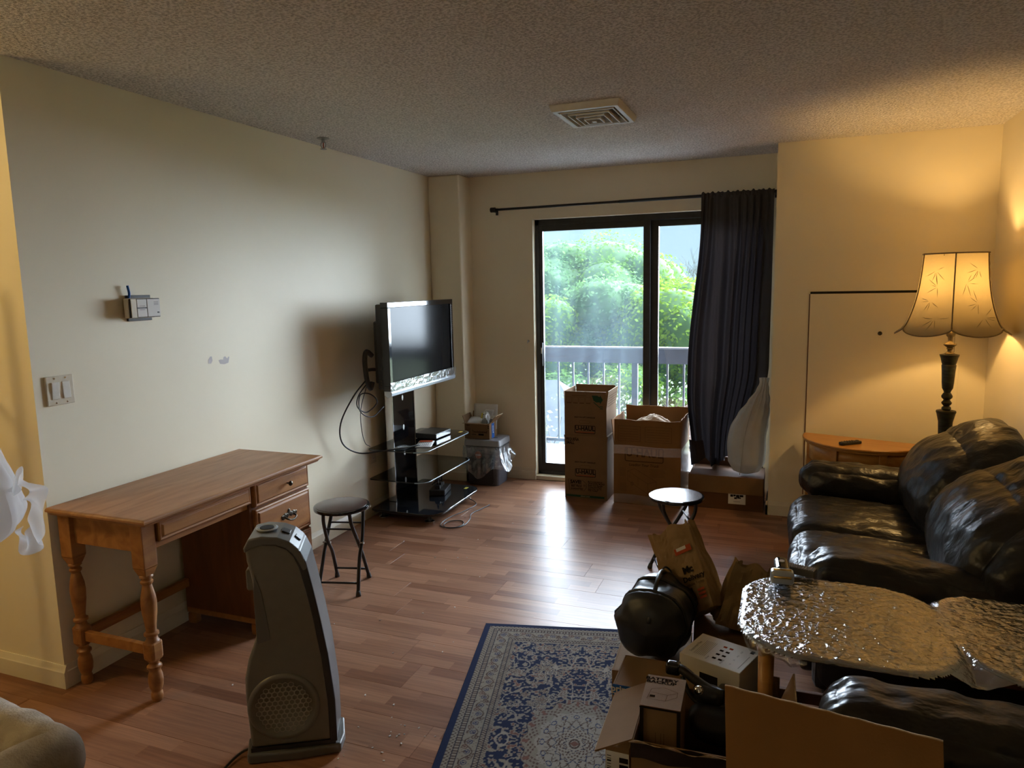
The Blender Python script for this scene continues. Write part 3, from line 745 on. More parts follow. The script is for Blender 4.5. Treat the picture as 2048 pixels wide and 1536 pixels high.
t_ = thing('thermostat', 'beige thermostat with blue wire stub on the long wall', 'thermostat', (0, 2.385, 1.5))
ty, tz = 2.375, 1.512
rbox('back_plate', .0005, .012, ty-.060, ty+.065, tz-.056, tz+.056, M_['black_plastic'], t_, .002, True)
rbox('body', .012, .040, ty-.080, ty+.058, tz-.043, tz+.043, M_['almond'], t_, .004, True)
rbox('cover', .041, .050, ty-.078, ty+.078, tz-.041, tz+.041, M_['black_plastic'], t_, .002, True)
rbox('side_panel', .0505, .053, ty-.076, ty-.048, tz-.040, tz+.040, M_['almond'], t_, .001, True)
rbox('upper_panel', .0505, .054, ty-.046, ty+.004, tz+.003, tz+.038, M_['white_card'], t_, .001, True)
rbox('lower_panel', .0505, .054, ty-.046, ty+.004, tz-.038, tz-.002, M_['white_card'], t_, .001, True)
rbox('right_panel', .0505, .054, ty+.007, ty+.075, tz-.038, tz+.038, M_['white_card'], t_, .001, True)
rbox('button', .054, .056, ty+.058, ty+.068, tz-.024, tz-.018, M_['black_plastic'], t_, .001, True)
for (a, b, c_) in ((.042, .066, .012), (.042, .066, .018), (.042, .066, .024), (-.034, -.006, .008), (-.034, -.006, -.008)):
    MB().box(.0541, .0543, ty+a, ty+b, tz+c_, tz+c_+.002).build('printed_line', M_['ink_grey'], t_, world=True)
MB().tube(bez([(.015, ty-.052, tz+.043), (.018, ty-.050, tz+.065), (.016, ty-.054, tz+.098)], 5), .005, 6).build('wire_stub', M_['ink_blue'], t_, smooth=True, world=True)

o_ = thing('wall_outlet', 'almond wall outlet behind the television stand', 'outlet', (0, 4.212, .42))
rbox('plate', .0005, .007, 4.212-.036, 4.212+.036, .424-.058, .424+.058, M_['almond'], o_, .003, True)
for dz in (-.022, .022):
    s = rbox('socket', .007, .009, 4.212-.016, 4.212+.016, .424+dz-.013, .424+dz+.013, M_['offwhite'], o_, .002, True)
    MB().box(.009, .0095, 4.212-.008, 4.212-.005, .424+dz-.005, .424+dz+.006).box(.009, .0095, 4.212+.005, 4.212+.008, .424+dz-.005, .424+dz+.006).build('slots', M_['dark'], s, world=True)

# assumed hall ceiling lamp, unseen beyond the left edge, for the warm wall light
hl = thing('assumed_hall_light', 'assumed round warm ceiling lamp in the hall left of the camera', 'light', (-0.75, 0.75, H))
MB().lathe([(.17, H-.001), (.17, H-.02), (.15, H-.025)], -.75, .75, 28).build('canopy', M_['offwhite'], hl, autos=40, world=True)
M_['lit_glass'] = mat('lit_opal_glass', (0.9, 0.8, 0.6), 0.4, emit=(1.0, 0.72, 0.38), estr=4.0)
MB().lathe([(.145, H-.025), (.15, H-.05), (.12, H-.085), (.06, H-.10), (.002, H-.105)], -.75, .75, 28).build('opal_bowl', M_['lit_glass'], hl, smooth=True, world=True)
ld = bpy.data.lights.new('assumed_hall_bulb', 'POINT'); ld.energy = ASSUMED_HALL_POWER; ld.color = (1.0, 0.71, 0.27); ld.shadow_soft_size = .12
lo = bpy.data.objects.new('assumed_hall_bulb', ld); link(lo); lo.location = (-0.75, 0.75, H-.24)
# ------------------------------------------------------------------ desk
dk = thing('desk', 'honey maple pedestal desk with turned legs against the long wall', 'desk', (0.28, 2.39, 0))
W = dict(world=True)
TX0, TX1, TY0, TY1, TZ = 0.016, 0.530, 1.852, 2.925, 0.757
def top_slab():
    prof = [(0, -.030), (0.012, -.030), (0.016, -.024), (0.022, -.018), (0.030, -.014), (0.030, -.007), (0.026, -.002), (0.020, 0)]
    mb = MB(); lo = 0
    rings = []
    for a, z in prof:
        e = 0.030-a
        rings.append([(TX0, TY0+e, TZ+z), (TX1-e, TY0+e, TZ+z), (TX1-e, TY1-e, TZ+z), (TX0, TY1-e, TZ+z)])
    vs = [q for r_ in rings for q in r_]; fs = []
    for i in range(len(rings)-1):
        for k in range(4): fs.append((4*i+k, 4*i+(k+1) % 4, 4*i+4+(k+1) % 4, 4*i+4+k))
    fs += [(3, 2, 1, 0), tuple(4*(len(rings)-1)+k for k in range(4))]
    mb.add(vs, fs); return mb.build('desk_top', M_['honey_top'], dk, **W)
top_slab()
AZ0, AZ1 = 0.602, TZ-.030
FX, LX = 0.428, 0.048              # front leg, back leg centre x
LY = 1.928
hw = 0.031
legprof = [(.020, .515), (.024, .512), (.0245, .505), (.018, .500), (.0175, .492), (.023, .488), (.023, .482), (.0165, .474),
           (.019, .462), (.0265, .43), (.029, .40), (.027, .36), (.022, .32), (.019, .295), (.0195, .285), (.027, .280), (.0275, .272), (.020, .266), (.022, .252), (.028, .246)]
footprof = [(.028, .172), (.022, .166), (.018, .158), (.0195, .150), (.027, .145), (.0275, .137), (.021, .130), (.021, .122), (.026, .108), (.028, .085), (.0255, .06), (.019, .042), (.0185, .038), (.021, .034), (.0225, .018), (.020, .002), (.018, .0)]
for lx in (FX, LX):
    lg = MB().box(lx-hw, lx+hw, LY-hw, LY+hw, .545, AZ1)
    lg.add([(lx-hw, LY-hw, .545), (lx+hw, LY-hw, .545), (lx+hw, LY+hw, .545), (lx-hw, LY+hw, .545), (lx-.02, LY-.02, .513), (lx+.02, LY-.02, .513), (lx+.02, LY+.02, .513), (lx-.02, LY+.02, .513)],
           [(0, 4, 5, 1), (1, 5, 6, 2), (2, 6, 7, 3), (3, 7, 4, 0)])
    lg.build('leg_block', M_['honey'], dk, bevel=.003, **W)
    MB().lathe(legprof, lx, LY, 22).build('leg', M_['honey'], dk, autos=50, **W)
    rbox('stretcher_block', lx-.027, lx+.027, LY-.027, LY+.027, .170, .248, M_['honey'], dk, .010, True)
    MB().lathe(footprof, lx, LY, 22).build('turned_foot', M_['honey'], dk, autos=50, **W)
rbox('side_apron', LX+hw, FX-hw, LY-.012, LY+.010, AZ0, AZ1, M_['honey'], dk, .002, True)
rbox('side_stretcher', LX+.027, FX-.027, LY-.011, LY+.011, .188, .228, M_['honey'], dk, .002, True)
PY0, PY1, PX = 2.478, 2.895, 0.448
rbox('back_stretcher', LX-.011, LX+.011, LY+.027, PY0, .188, .228, M_['honey'], dk, .002, True)
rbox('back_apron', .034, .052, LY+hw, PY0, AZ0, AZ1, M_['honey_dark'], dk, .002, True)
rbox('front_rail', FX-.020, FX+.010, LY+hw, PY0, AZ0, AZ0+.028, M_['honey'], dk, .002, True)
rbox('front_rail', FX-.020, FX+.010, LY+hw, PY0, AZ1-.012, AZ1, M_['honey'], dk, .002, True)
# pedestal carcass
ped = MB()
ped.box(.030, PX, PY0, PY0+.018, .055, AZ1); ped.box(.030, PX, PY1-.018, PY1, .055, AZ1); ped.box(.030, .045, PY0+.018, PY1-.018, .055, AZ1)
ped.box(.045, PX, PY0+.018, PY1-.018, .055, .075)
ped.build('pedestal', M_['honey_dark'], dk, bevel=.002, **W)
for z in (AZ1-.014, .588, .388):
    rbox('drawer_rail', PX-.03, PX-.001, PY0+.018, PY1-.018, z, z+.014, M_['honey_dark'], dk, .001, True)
def drawer(name, y0, y1, z0, z1):
    e = .020; xb, xm, xf = PX-.004, PX+.016, PX+.024
    mb = MB()
    vs = []
    for (x, i) in ((xb, 0), (xm, 0), (xm+.004, .006), (xf-.006, e-.006), (xf, e)):
        vs += [(x, y0+i, z0+i), (x, y1-i, z0+i), (x, y1-i, z1-i), (x, y0+i, z1-i)]
    fs = [(3, 2, 1, 0)]
    for i in range(4):
        for k in range(4): fs.append((4*i+k, 4*i+(k+1) % 4, 4*i+4+(k+1) % 4, 4*i+4+k))
    fs.append((16, 17, 18, 19)); mb.add(vs, fs)
    return mb.build(name, M_['honey'], dk, bevel=.0015, **W)
drawer('centre_drawer', LY+hw+.010, PY0-.004, .632, AZ1-.014)
d1 = drawer('drawer', PY0+.020, PY1-.008, .606, AZ1-.004)
d2 = drawer('drawer', PY0+.020, PY1-.008, .402, .594)
d3 = drawer('drawer', PY0+.020, PY1-.008, .086, .390)
yc = (PY0+PY1)/2+.03
MB().lathe([(.004, 0), (.004, .012), (.011, .017), (.013, .022), (.009, .028), (.001, .030)], n=16, M=frame((PX+.024, yc, .664), (0,1,0), (0,0,1))).build('knob', M_['brass_old'], d1, smooth=True, **W)
pl = MB()
for (dy, dz, r_) in ((-.042, 0, .013), (-.03, .006, .012), (-.015, .004, .012), (0, .012, .013), (0, .024, .009), (.015, .004, .012), (.03, .006, .012), (.042, 0, .013), (.05, .004, .008), (-.05, .004, .008)):
    pl.lathe([(r_, 0), (r_, .002), (r_*.6, .004)], n=10, M=frame((PX+.024, yc+dy, .505+dz), (0,1,0), (0,0,1)))
hp = pl.build('handle_plate', M_['brass_old'], d2, **W); hp['kind'] = 'stuff'
MB().tube(bez([(PX+.027, yc-.034, .503), (PX+.042, yc-.030, .496), (PX+.048, yc-.012, .488), (PX+.048, yc+.012, .488), (PX+.042, yc+.030, .496), (PX+.027, yc+.034, .503)], 5), .0042, 8).build('bail_handle', M_['brass_old'], d2, smooth=True, **W)
rbox('plinth', .034, PX+.006, PY0-.004, PY1+.006, .055, .082, M_['honey'], dk, .006, True)
for (fx, fy, s1, s2) in ((PX-.01, PY1-.016, 1, 1), (PX-.01, PY0+.016, 1, -1), (.06, PY1-.016, -1, 1), (.06, PY0+.016, -1, -1)):
    MB().prism([(-.026, -.02), (.020, -.02), (.022, .02), (-.026, .022)], 0, .055, Matrix.Translation((fx, fy, 0))).build('bracket_foot', M_['honey'], dk, bevel=.008, **W)

# ------------------------------------------------------------------ folding stools
def make_stool(name, label, loc, rot):
    t = thing(name, label, 'stool', loc, rot, 'round folding stools')
    r0 = .146
    st = MB().lathe([(r0-.014, .430), (r0-.002, .434), (r0, .442), (r0-.002, .449), (r0-.010, .4515)], n=40).build('seat_rim', M_['black_gloss'], t, autos=50)
    MB().lathe([(r0-.012, .446), (r0-.012, .4525), (r0-.014, .453)], n=40).build('seat', M_['stool_top'], t, autos=50)
    a = .105
    for sy in (-1, 1):
        # inner and outer legs cross like an X seen from the side
        for k, sx in enumerate((-1, 1)):
            yy = sy*(.098 if k == 0 else .082)
            pts = [(-sx*.085, yy*.85, .430), (-sx*.075, yy*.9, .37), (-sx*.012, yy, .255), (sx*.045, yy, .175), (sx*.112, yy*1.08, .03), (sx*.118, yy*1.10, .008)]
            lg = MB().tube(bez(pts, 4), .0095, 10).build('leg', M_['black_metal'], t, smooth=True)
            MB().tube([(sx*.1145, yy*1.09, .026), (sx*.121, yy*1.105, 0.0005)], .0125, 10, rads=[.011, .014]).build('rubber_foot', M_['rubber'], lg, smooth=True)
        MB().tube([(-.002, sy*.070, .243), (-.002, sy*.112, .243)], .006, 8).build('rivet', M_['steel'], t)
    for k, sx in enumerate((-1, 1)):
        yy = .098 if k == 0 else .082
        MB().tube([(sx*.098, -yy*1.06, .06), (sx*.098, yy*1.06, .06)], .006, 8).build('foot_bar', M_['black_metal'], t, smooth=True)
        MB().tube([(-sx*.055, -yy*.95, .335), (-sx*.055, yy*.95, .335)], .005, 8).build('cross_bar', M_['black_metal'], t, smooth=True)
        MB().box(-sx*.085-.008, -sx*.085+.008, -.08, .08, .422, .432).build('seat_bracket', M_['black_metal'], t, bevel=.002)
    return t
s1 = make_stool('folding_stool', 'round folding stool with dark wood seat beside the desk', (.515, 3.085, 0), R(105))
s2 = copy_tree(s1); s2.location = (2.155, 3.775, 0); s2.rotation_euler = (0, 0, R(20))
s2['label'] = 'round folding stool reflecting the window in front of the cartons'

# ------------------------------------------------------------------ fan heater
fl = Vector((1.04, 1.748, 0)); fd = Vector((.872, .5, 0)).normalized(); fn_ = Vector((-fd.y, fd.x, 0))
fh = thing('tower_heater', 'champagne grey tower fan heater with honeycomb intake on the floor', 'heater', (1.15, 1.87, 0))
FM = Matrix(((fd.x, 0, fn_.x, fl.x), (fd.y, 0, fn_.y, fl.y), (0, 1, 0, 0), (0, 0, 0, 1)))     # (u, z, depth)
FW = 0.150
out = [(.004, .050), (.270, .050), (.276, .195), (.262, .359), (.244, .485), (.226, .592), (.207, .680), (.190, .722), (.165, .748), (.130, .762), (.080, .766), (.042, .760), (.028, .742), (.030, .705), (.040, .655), (.046, .60), (.044, .45), (.034, .418), (.014, .368), (-.002, .30), (-.004, .227), (.000, .13)]
def fan_body(name, poly, d0, d1, m, bev=.012, seg=4):
    return MB().prism(list(poly), d0, d1, FM @ Matrix.Identity(4)).build(name, m, fh, bevel=bev, seg=seg, **W)
_b = fan_body('housing', out, .0, FW, M_['fan'], .016)
# dark band along the sloping back edge and the cap
band = [(.262, .045), (.286, .045), (.286, .195), (.272, .362), (.254, .488), (.236, .596), (.218, .690), (.202, .728), (.172, .760), (.132, .776), (.080, .780), (.040, .774), (.024, .752),
        (.026, .738), (.044, .752), (.080, .756), (.125, .752), (.158, .736), (.178, .712), (.194, .672), (.212, .588), (.230, .480), (.247, .356), (.260, .195)]
mb = MB()
n_ = len(band)
bnd = MB().prism(band, -.004, FW+.004, FM).build('edge_band', M_['fan_dark'], fh, bevel=.004, **W)
cap = [(.024, .750), (.026, .735), (.050, .748), (.085, .757), (.125, .755), (.155, .742), (.176, .722), (.194, .690), (.206, .660), (.222, .668), (.212, .704), (.196, .738), (.170, .764), (.132, .781), (.080, .787), (.040, .780)]
MB().prism(cap, -.006, FW+.006, FM).build('control_cap', M_['fan_top'], fh, bevel=.006, seg=3, **W)
# controls on the cap
capT = lambda u, z, ux, uz: frame(FM @ Vector((u, z, FW*.5)), FM.to_3x3() @ Vector((ux, uz, 0)), FM.to_3x3() @ Vector((0, 0, 1)))
MB().lathe([(.034, 0), (.036, .004), (.030, .007), (.024, .004)], n=26, M=capT(.088, .787, 1, -.02)).build('handle_ring', M_['silver'], fh, autos=50, **W)
MB().lathe([(.023, .001), (.023, .006), (.020, .0065)], n=24, M=capT(.088, .787, 1, -.02)).build('handle_well', M_['dark'], fh, **W)
MB().box(-.014, .014, -.018, .018, 0, .004, capT(.150, .774, .9, -.40)).build('button_panel', M_['fan_dark'], fh, bevel=.002, **W)
MB().box(-.012, .012, -.012, .012, 0, .004, capT(.186, .750, .68, -.70)).build('button', M_['fan_dark'], fh, bevel=.002, **W)
# raised lower drum with honeycomb intake (camera side)
ic, iz, ir = .118, .190, .112
DM = FM @ Matrix.Translation((ic, iz, 0)) @ Matrix.Rotation(PI, 4, 'X')
MB().lathe([(ir+.008, -.02), (ir+.006, .003), (ir+.000, .006), (ir-.006, .007), (ir-.010, .006), (ir-.012, .003)], n=48, M=DM).build('drum_rim', M_['fan'], fh, autos=60, **W)
MB().lathe([(ir-.011, .0005), (ir-.011, .0018)], n=40, M=DM).build('intake_well', M_['dark'], fh, **W)
hexm = MB(); s = .0105
rr_ = ir-.016
for j in range(-14, 15):
    for i in range(-14, 15):
        hx_ = (i + .5*(j % 2))*s*math.sqrt(3); hy_ = j*s*1.5
        if math.hypot(hx_, hy_) > rr_-s*.6: continue
        ring_o = [(hx_+s*1.0*math.cos(R(60*k+30)), hy_+s*1.0*math.sin(R(60*k+30))) for k in range(6)]
        ring_i = [(hx_+s*.80*math.cos(R(60*k+30)), hy_+s*.80*math.sin(R(60*k+30))) for k in range(6)]
        vs = [DM @ Vector((a, b, .005)) for a, b in ring_o] + [DM @ Vector((a, b, .005)) for a, b in ring_i] + [DM @ Vector((a, b, .002)) for a, b in ring_i]
        fs = [(k, (k+1) % 6, 6+(k+1) % 6, 6+k) for k in range(6)] + [(6+k, 6+(k+1) % 6, 12+(k+1) % 6, 12+k) for k in range(6)]
        hexm.add(vs, fs)
hg = hexm.build('honeycomb_grille', mat('grille_plastic', (.30, .275, .21), .4), fh, **W); hg['kind'] = 'stuff'
# lighter concave front panel on the left
fp = [(.046, .420), (.090, .432), (.084, .50), (.070, .60), (.052, .66), (.046, .60)]
MB().prism(fp, -.003, .002, FM).build('side_insert', M_['fan_top'], fh, bevel=.001, **W)
# pivot lug at the left top
MB().prism(rrect(.014, .040, .585, .660, .010), .05, .10, FM).build('pivot_lug', M_['fan'], fh, bevel=.004, **W)
base = [(-.010, -.012), (.16, -.018), (.296, -.004), (.306, .06), (.296, FW+.008), (.02, FW+.012), (-.022, FW*.55)]
BM = Matrix(((fd.x, fn_.x, 0, fl.x), (fd.y, fn_.y, 0, fl.y), (0, 0, 1, 0), (0, 0, 0, 1)))
MB().prism(base, 0.001, .036, BM).build('base', M_['fan_top'], fh, bevel=.008, seg=3, **W)
MB().prism([(.002, -.002), (.28, .002), (.285, FW), (.01, FW)], .036, .050, BM).build('base_gap', M_['fan_dark'], fh, **W)
MB().tube(bez([fl + fd*.01 + fn_*.05 + Vector((0, 0, .03)), fl + fd*-.05 + fn_*.03 + Vector((0, 0, .012)), fl + fd*-.10 + fn_*-.08 + Vector((0, 0, .006)), fl + fd*-.15 + fn_*-.25 + Vector((0, 0, .006)), fl+fd*-.1+fn_*-.5+Vector((0, 0, .006))], 6), .0045, 7).build('power_cord', M_['black_plastic'], fh, smooth=True, **W)

# ------------------------------------------------------------------ plush seat, lower left
ps = thing('plush_seat', 'grey beige plush seat with a raised soft rim', 'seat', (0.570, .875, 0), R(-6))
soft_box('base', (0, 0, .17), (.80, .76, .33), .09, M_['plush'], ps, n=14, amp=.006, freq=9)
for (c_, s_) in (((0, .32, .385), (.84, .15, .16)), ((.345, 0, .380), (.15, .78, .16)), ((-.345, 0, .385), (.15, .78, .16))):
    soft_box('rim_roll', c_, s_, .075, M_['plush'], ps, n=18, amp=.012, freq=11, seed=c_[0]*7)
soft_box('seat_cushion', (0, -.04, .355), (.60, .60, .12), .06, M_['plush'], ps, n=16, puff=.02, amp=.012, freq=8)

# ------------------------------------------------------------------ coat stand (added, unseen beyond the left edge) and the bag hanging on it
cs = thing('added_coat_stand', 'added dark slim coat stand holding the bag just beyond the left edge', 'coat stand', (-.24, 1.62, 0))
MB().lathe([(.085, 0), (.085, .012), (.05, .022), (.016, .04)], -.24, 1.62, 24).build('base', M_['black_metal'], cs, autos=50, **W)
MB().tube([(-.24, 1.62, .03), (-.24, 1.62, 1.72)], .014, 12).build('pole', M_['black_metal'], cs, smooth=True, **W)
for a in (-14, 106, 226):
    ar = .47 if a == -14 else .2
    MB().tube(bez([(-.24, 1.62, 1.30), (-.24+.85*ar*math.cos(R(a)), 1.62+.85*ar*math.sin(R(a)), 1.275), (-.24+ar*math.cos(R(a)), 1.62+ar*math.sin(R(a)), 1.31)], 5), .007, 8).build('hook', M_['black_metal'], cs, smooth=True, **W)
bx, by = .205, 1.500
pb = thing('plastic_bag', 'thin white plastic bag with open handle loop at left edge', 'bag', (bx, by, .74))
def bag_fn(u, v):
    a = 2*PI*u
    z = .745 + .44*v
    rw = .150*math.sin(min(1, v*3.0+.15)*PI/2)*(1-.70*max(0, v-.30)/.70)
    rr = rw*(1+.10*math.sin(5*a+3*v)+.06*math.sin(9*a+7*v)+.12*mnoise.noise(Vector((2*math.cos(a), 2*math.sin(a), v*5))))
    return (bx+rr*math.cos(a), by+.8*rr*math.sin(a), z + .014*math.sin(3*a))
MB().grid(bag_fn, 60, 34).build('bag_body', M_['thin_bag'], pb, smooth=True, **W)
MB().grid(lambda u, v: (bx-.02+.05*math.cos(PI*u), by+.030*(v-.5)+.01*math.sin(9*u), 1.15+.135*math.sin(PI*u)+.012*math.sin(PI*v)), 20, 6).build('handle', M_['thin_bag'], pb, smooth=True, **W)
def droop(u, v):
    a = R(150)-R(290)*u
    cxr, czr, rx_, rz_ = bx+.195, .885, .046, .098
    wv = (v-.3)*(.030+.045*max(0, math.sin(PI*u)))
    return (cxr+(rx_+wv)*math.cos(a), by+.02+.020*math.sin(4*a)*(v-.2)+.012*math.sin(7*a+4*v), czr+(rz_+wv)*math.sin(a)+.01*math.sin(5*a))
MB().grid(droop, 50, 8).build('drooping_handle', M_['thin_bag'], pb, smooth=True, **W)

# ------------------------------------------------------------------ television stand
ts = thing('television_stand', 'black glass television stand with tall column and two shelves', 'stand', (.28, 4.46, 0))
bp_ = rrect(.035, .545, 4.095, 4.835, .05, 6, (.10, .10, .03, .03))
bp_ = [(a + (.022*(1-((b-4.465)/.37)**2) if a > .3 else 0), b) for a, b in bp_]
MB().prism(bp_, .062, .074, Matrix.Identity(4)).build('base_glass', M_['black_glass'], ts, bevel=.003, **W)
MB().prism([(a*.96+.01, 4.465+(b-4.465)*.96) for a, b in bp_], .050, .0615).build('base_tray', M_['black_plastic'], ts, **W)
for (a, b) in ((.455, 4.165), (.455, 4.765), (.10, 4.165), (.10, 4.765)):
    ft = MB().lathe([(.014, .012), (.014, .052)], a, b, 14).build('foot_stem', M_['black_plastic'], ts, smooth=True, **W)
    MB().lathe([(.030, 0.0005), (.034, .003), (.034, .010), (.026, .014), (.010, .016)], a, b, 24).build('foot_disc', M_['chrome'], ft, autos=50, **W)
cy0, cy1 = 4.300, 4.600
rbox('column', .075, .125, cy0, cy1, .075, 1.30, M_['black_gloss'], ts, .004, True)
for yy in (cy0-.011, cy1+.001):
    rbox('column_edge', .070, .130, yy, yy+.010, .075, 1.30, M_['chrome'], ts, .003, True)
rbox('column_spine', .035, .074, cy0+.05, cy1-.05, .075, 1.35, M_['black_plastic'], ts, .004, True)
for z in (.20, .40, .585, .80):
    MB().lathe([(.020, 0), (.020, .0015), (.015, .0018)], n=18, M=frame((.126, cy0+.14, z), (0,1,0), (0,0,1)) @ Matrix.Diagonal((.55, 1, 1, 1))).build('cable_port', M_['steel'], ts, **W)
for zs in (.290, .496):
    sh = rrect(.060, .480, 4.06, 4.815, .03, 6, (.07, .07, .02, .02))
    sh = [(a + (.028*(1-((b-4.4375)/.38)**2) if a > .3 else 0), b) for a, b in sh]
    g_ = MB().prism(sh, zs, zs+.008).build('shelf', M_['smoke'], ts, **W)
    # polished rim along the front
    rim = [q for q in sh if q[0] > .3]
    MB().tube([(a+.0005, b, zs+.004) for a, b in rim], .0042, 6).build('polished_edge', M_['smoke_edge'], g_, smooth=True, **W)
    for yy in (cy0+.06, cy1-.06):
        rbox('shelf_bracket', .125, .30, yy-.012, yy+.012, zs-.016, zs-.0005, M_['black_plastic'], ts, .002, True)
for (a, b, z) in ((.43, 4.75, .5045), (.46, 4.755, .0745)):
    MB().box(a-.012, a+.012, b-.022, b+.022, z, z+.0006).build('yellow_sticker', mat('yellow_sticker', (.62, .50, .08), .6), ts, **W)

tv = thing('television', 'flat television with silver speaker bar on the stand column', 'television', (.30, 4.40, .87))
ty0, ty1, tz0, tz1 = 3.945, 4.885, .880, 1.487
xf = .330
bez_ = MB()
bw = .034
bez_.box(xf-.055, xf, ty0, ty1, tz1-bw, tz1); bez_.box(xf-.055, xf, ty0, ty0+bw, tz0+.075, tz1-bw); bez_.box(xf-.055, xf, ty1-bw, ty1, tz0+.075, tz1-bw); bez_.box(xf-.055, xf, ty0, ty1, tz0+.040, tz0+.075)
bez_.build('bezel', M_['black_gloss'], tv, bevel=.003, **W)
rbox('screen', xf-.030, xf-.010, ty0+bw-.002, ty1-bw+.002, tz0+.073, tz1-bw+.002, M_['screen'], tv, .0, True)
MB().prism([(xf-.050, tz0+.040), (xf-.050, tz0+.012), (xf-.025, tz0), (xf+.004, tz0+.010), (xf+.008, tz0+.030), (xf+.002, tz0+.040)], ty0, ty1, Matrix(((1,0,0,0),(0,0,1,0),(0,1,0,0),(0,0,0,1)))).build('speaker_bar', M_['silver'], tv, bevel=.002, **W)
rbox('rear_case', xf-.100, xf-.055, ty0+.012, ty1-.012, tz0+.05, tz1-.012, M_['black_plastic'], tv, .008, True)
rbox('rear_housing', xf-.150, xf-.100, ty0+.06, ty1-.06, tz0+.08, tz1-.12, M_['black_plastic'], tv, .012, True)
rbox('mount_plate', .060, xf-.150, 4.31, 4.57, 1.05, 1.27, M_['black_plastic'], tv, .004, True)
text('VIZIO', .020, M_['silver'], tv, frame((xf+.0006, 4.40, tz0+.058), (0,1,0), (0,0,1)), bold=.02, shear=.25, world=True, sx=1.3, name='maker_mark')
# protective film still on the lower bezel and side port row
def filmfn(u, v):
    y = ty0-.012+(ty1-ty0+.024)*u; z = tz0+.035+.062*v
    return (xf+.006+.006*abs(mnoise.noise(Vector((y*16, z*40, 1))))+.010*max(0, abs(u-.5)*2-.93)/.07*0, y, z)
MB().grid(filmfn, 60, 6).build('protective_film', M_['liner'], tv, smooth=True, **W)
def filmtop(u, v): return (xf+.0016+.0015*abs(mnoise.noise(Vector((u*40, v*4, 3)))), ty0+.43*u, tz1-bw+.004+(bw-.006)*v)
MB().grid(filmtop, 30, 3).build('protective_strip', M_['silver'], tv, smooth=True, **W)
for k in range(14):
    MB().box(xf+.0003, xf+.0012, ty1-.020, ty1-.012, tz1-.05-k*.016, tz1-.044-k*.016).build('side_dot', M_['ink_grey'], tv, **W)
for k, (z, n) in enumerate(((1.06, 1), (.985, 3))):
    for j in range(n):
        MB().lathe([(.005, 0), (.005, .004)], n=10, M=frame((xf-.075, ty0+.0115, z-j*.016), (1,0,0), (0,0,1))).build('side_jack', M_['brass_old'], tv, **W)

# leads hanging beside the television
cb_ = thing('coiled_lead', 'black bundled lead hanging at the left side of the television', 'cable', (.16, 3.93, .55))
MB().tube(bez([(.205, 3.94, 1.15), (.190, 3.900, 1.18), (.185, 3.885, 1.12), (.188, 3.895, 1.00), (.195, 3.92, .94), (.20, 3.94, .98)], 6), .016, 8).build('bundle', M_['black_plastic'], cb_, smooth=True, **W)
MB().tube(bez([(.215, 3.955, 1.06), (.20, 3.93, 1.062), (.188, 3.89, 1.062)], 4), .011, 8).build('bundle_tie', M_['black_plastic'], cb_, smooth=True, **W)
MB().tube(bez([(.185, 3.89, 1.00), (.14, 3.80, .90), (.08, 3.74, .74), (.06, 3.78, .60), (.10, 3.90, .515), (.20, 4.00, .512), (.30, 4.12, .512), (.36, 4.24, .5125)], 7), .0048, 8).build('aerial_lead', M_['black_plastic'], cb_, smooth=True, **W)
MB().tube(bez([(.188, 3.90, .98), (.15, 3.845, .90), (.145, 3.84, .83), (.16, 3.92, .785), (.19, 4.0, .84), (.17, 3.95, .90), (.14, 3.88, .90), (.15, 3.86, .80), (.18, 3.95, .75), (.20, 4.06, .80)], 7), .0040, 8).build('looped_lead', M_['black_plastic'], cb_, smooth=True, **W)
MB().tube(bez([(.18, 3.90, .96), (.09, 3.96, .80), (.06, 4.0, .66), (.05, 4.05, .55), (.055, 4.10, .513)], 7), .0025, 7).build('thin_lead', M_['black_plastic'], cb_, smooth=True, **W)

# things on the stand
bx_ = thing('set_top_box', 'flat black set top box on the upper glass shelf', 'box', (.30, 4.56, .505), R(-3))
soft = MB().prism(rrect(-.085, .085, -.115, .115, .012), .003, .040).build('case', M_['black_plastic'], bx_, bevel=.004)
MB().box(.0852, .0858, -.10, .10, .008, .034).build('front_strip', M_['black_gloss'], bx_)
for a in (-1, 1):
    for b in (-1, 1): MB().lathe([(.009, 0.0003), (.009, .004)], a*.07, b*.095, 10).build('pad', M_['rubber'], bx_)
lf = thing('instruction_leaflet', 'small printed leaflet in clear wrap on the upper glass shelf', 'leaflet', (.37, 4.30, .505), R(20))
MB().grid(lambda u, v: (-.055+.11*u, -.10+.20*v, .0012+.004*math.sin(PI*u)*math.sin(3*v)), 8, 10).build('sheet', M_['paper'], lf, smooth=True, solid=.0008)
for k in range(6): MB().box(-.040+.013*k, -.036+.013*k, -.08, .02, .0085, .0088).build('printed_line', M_['ink_grey'], lf)
MB().box(-.045, .045, .035, .085, .0085, .0088).build('red_print', M_['ink_red'], lf)
pb2 = thing('parts_bag', 'small clear bag of screws on the upper glass shelf', 'bag', (.27, 4.16, .505))
MB().grid(lambda u, v: (-.05+.10*u, -.06+.12*v, .001+.014*math.sin(PI*u)*math.sin(PI*v)*(1+.4*mnoise.noise(Vector((u*7, v*7, 0))))), 14, 14).build('wrap', M_['liner'], pb2, smooth=True)
for k in range(5): MB().tube([(-.02+.01*k, -.02+.008*k, .004), (-.015+.012*k, .02-.004*k, .004)], .0022, 6).build('screw', M_['steel'], pb2)
pw = thing('power_adapter', 'black power strip block on the base of the stand', 'adapter', (.32, 4.60, .075), R(12))
MB().prism(rrect(-.06, .06, -.095, .095, .012), .0005, .042).build('case', M_['black_plastic'], pw, bevel=.005)
for k in range(3): MB().box(-.018, .018, -.075+.05*k, -.04+.05*k, .042, .068+.01*(k % 2)).build('plug', M_['black_plastic'], pw, bevel=.004)
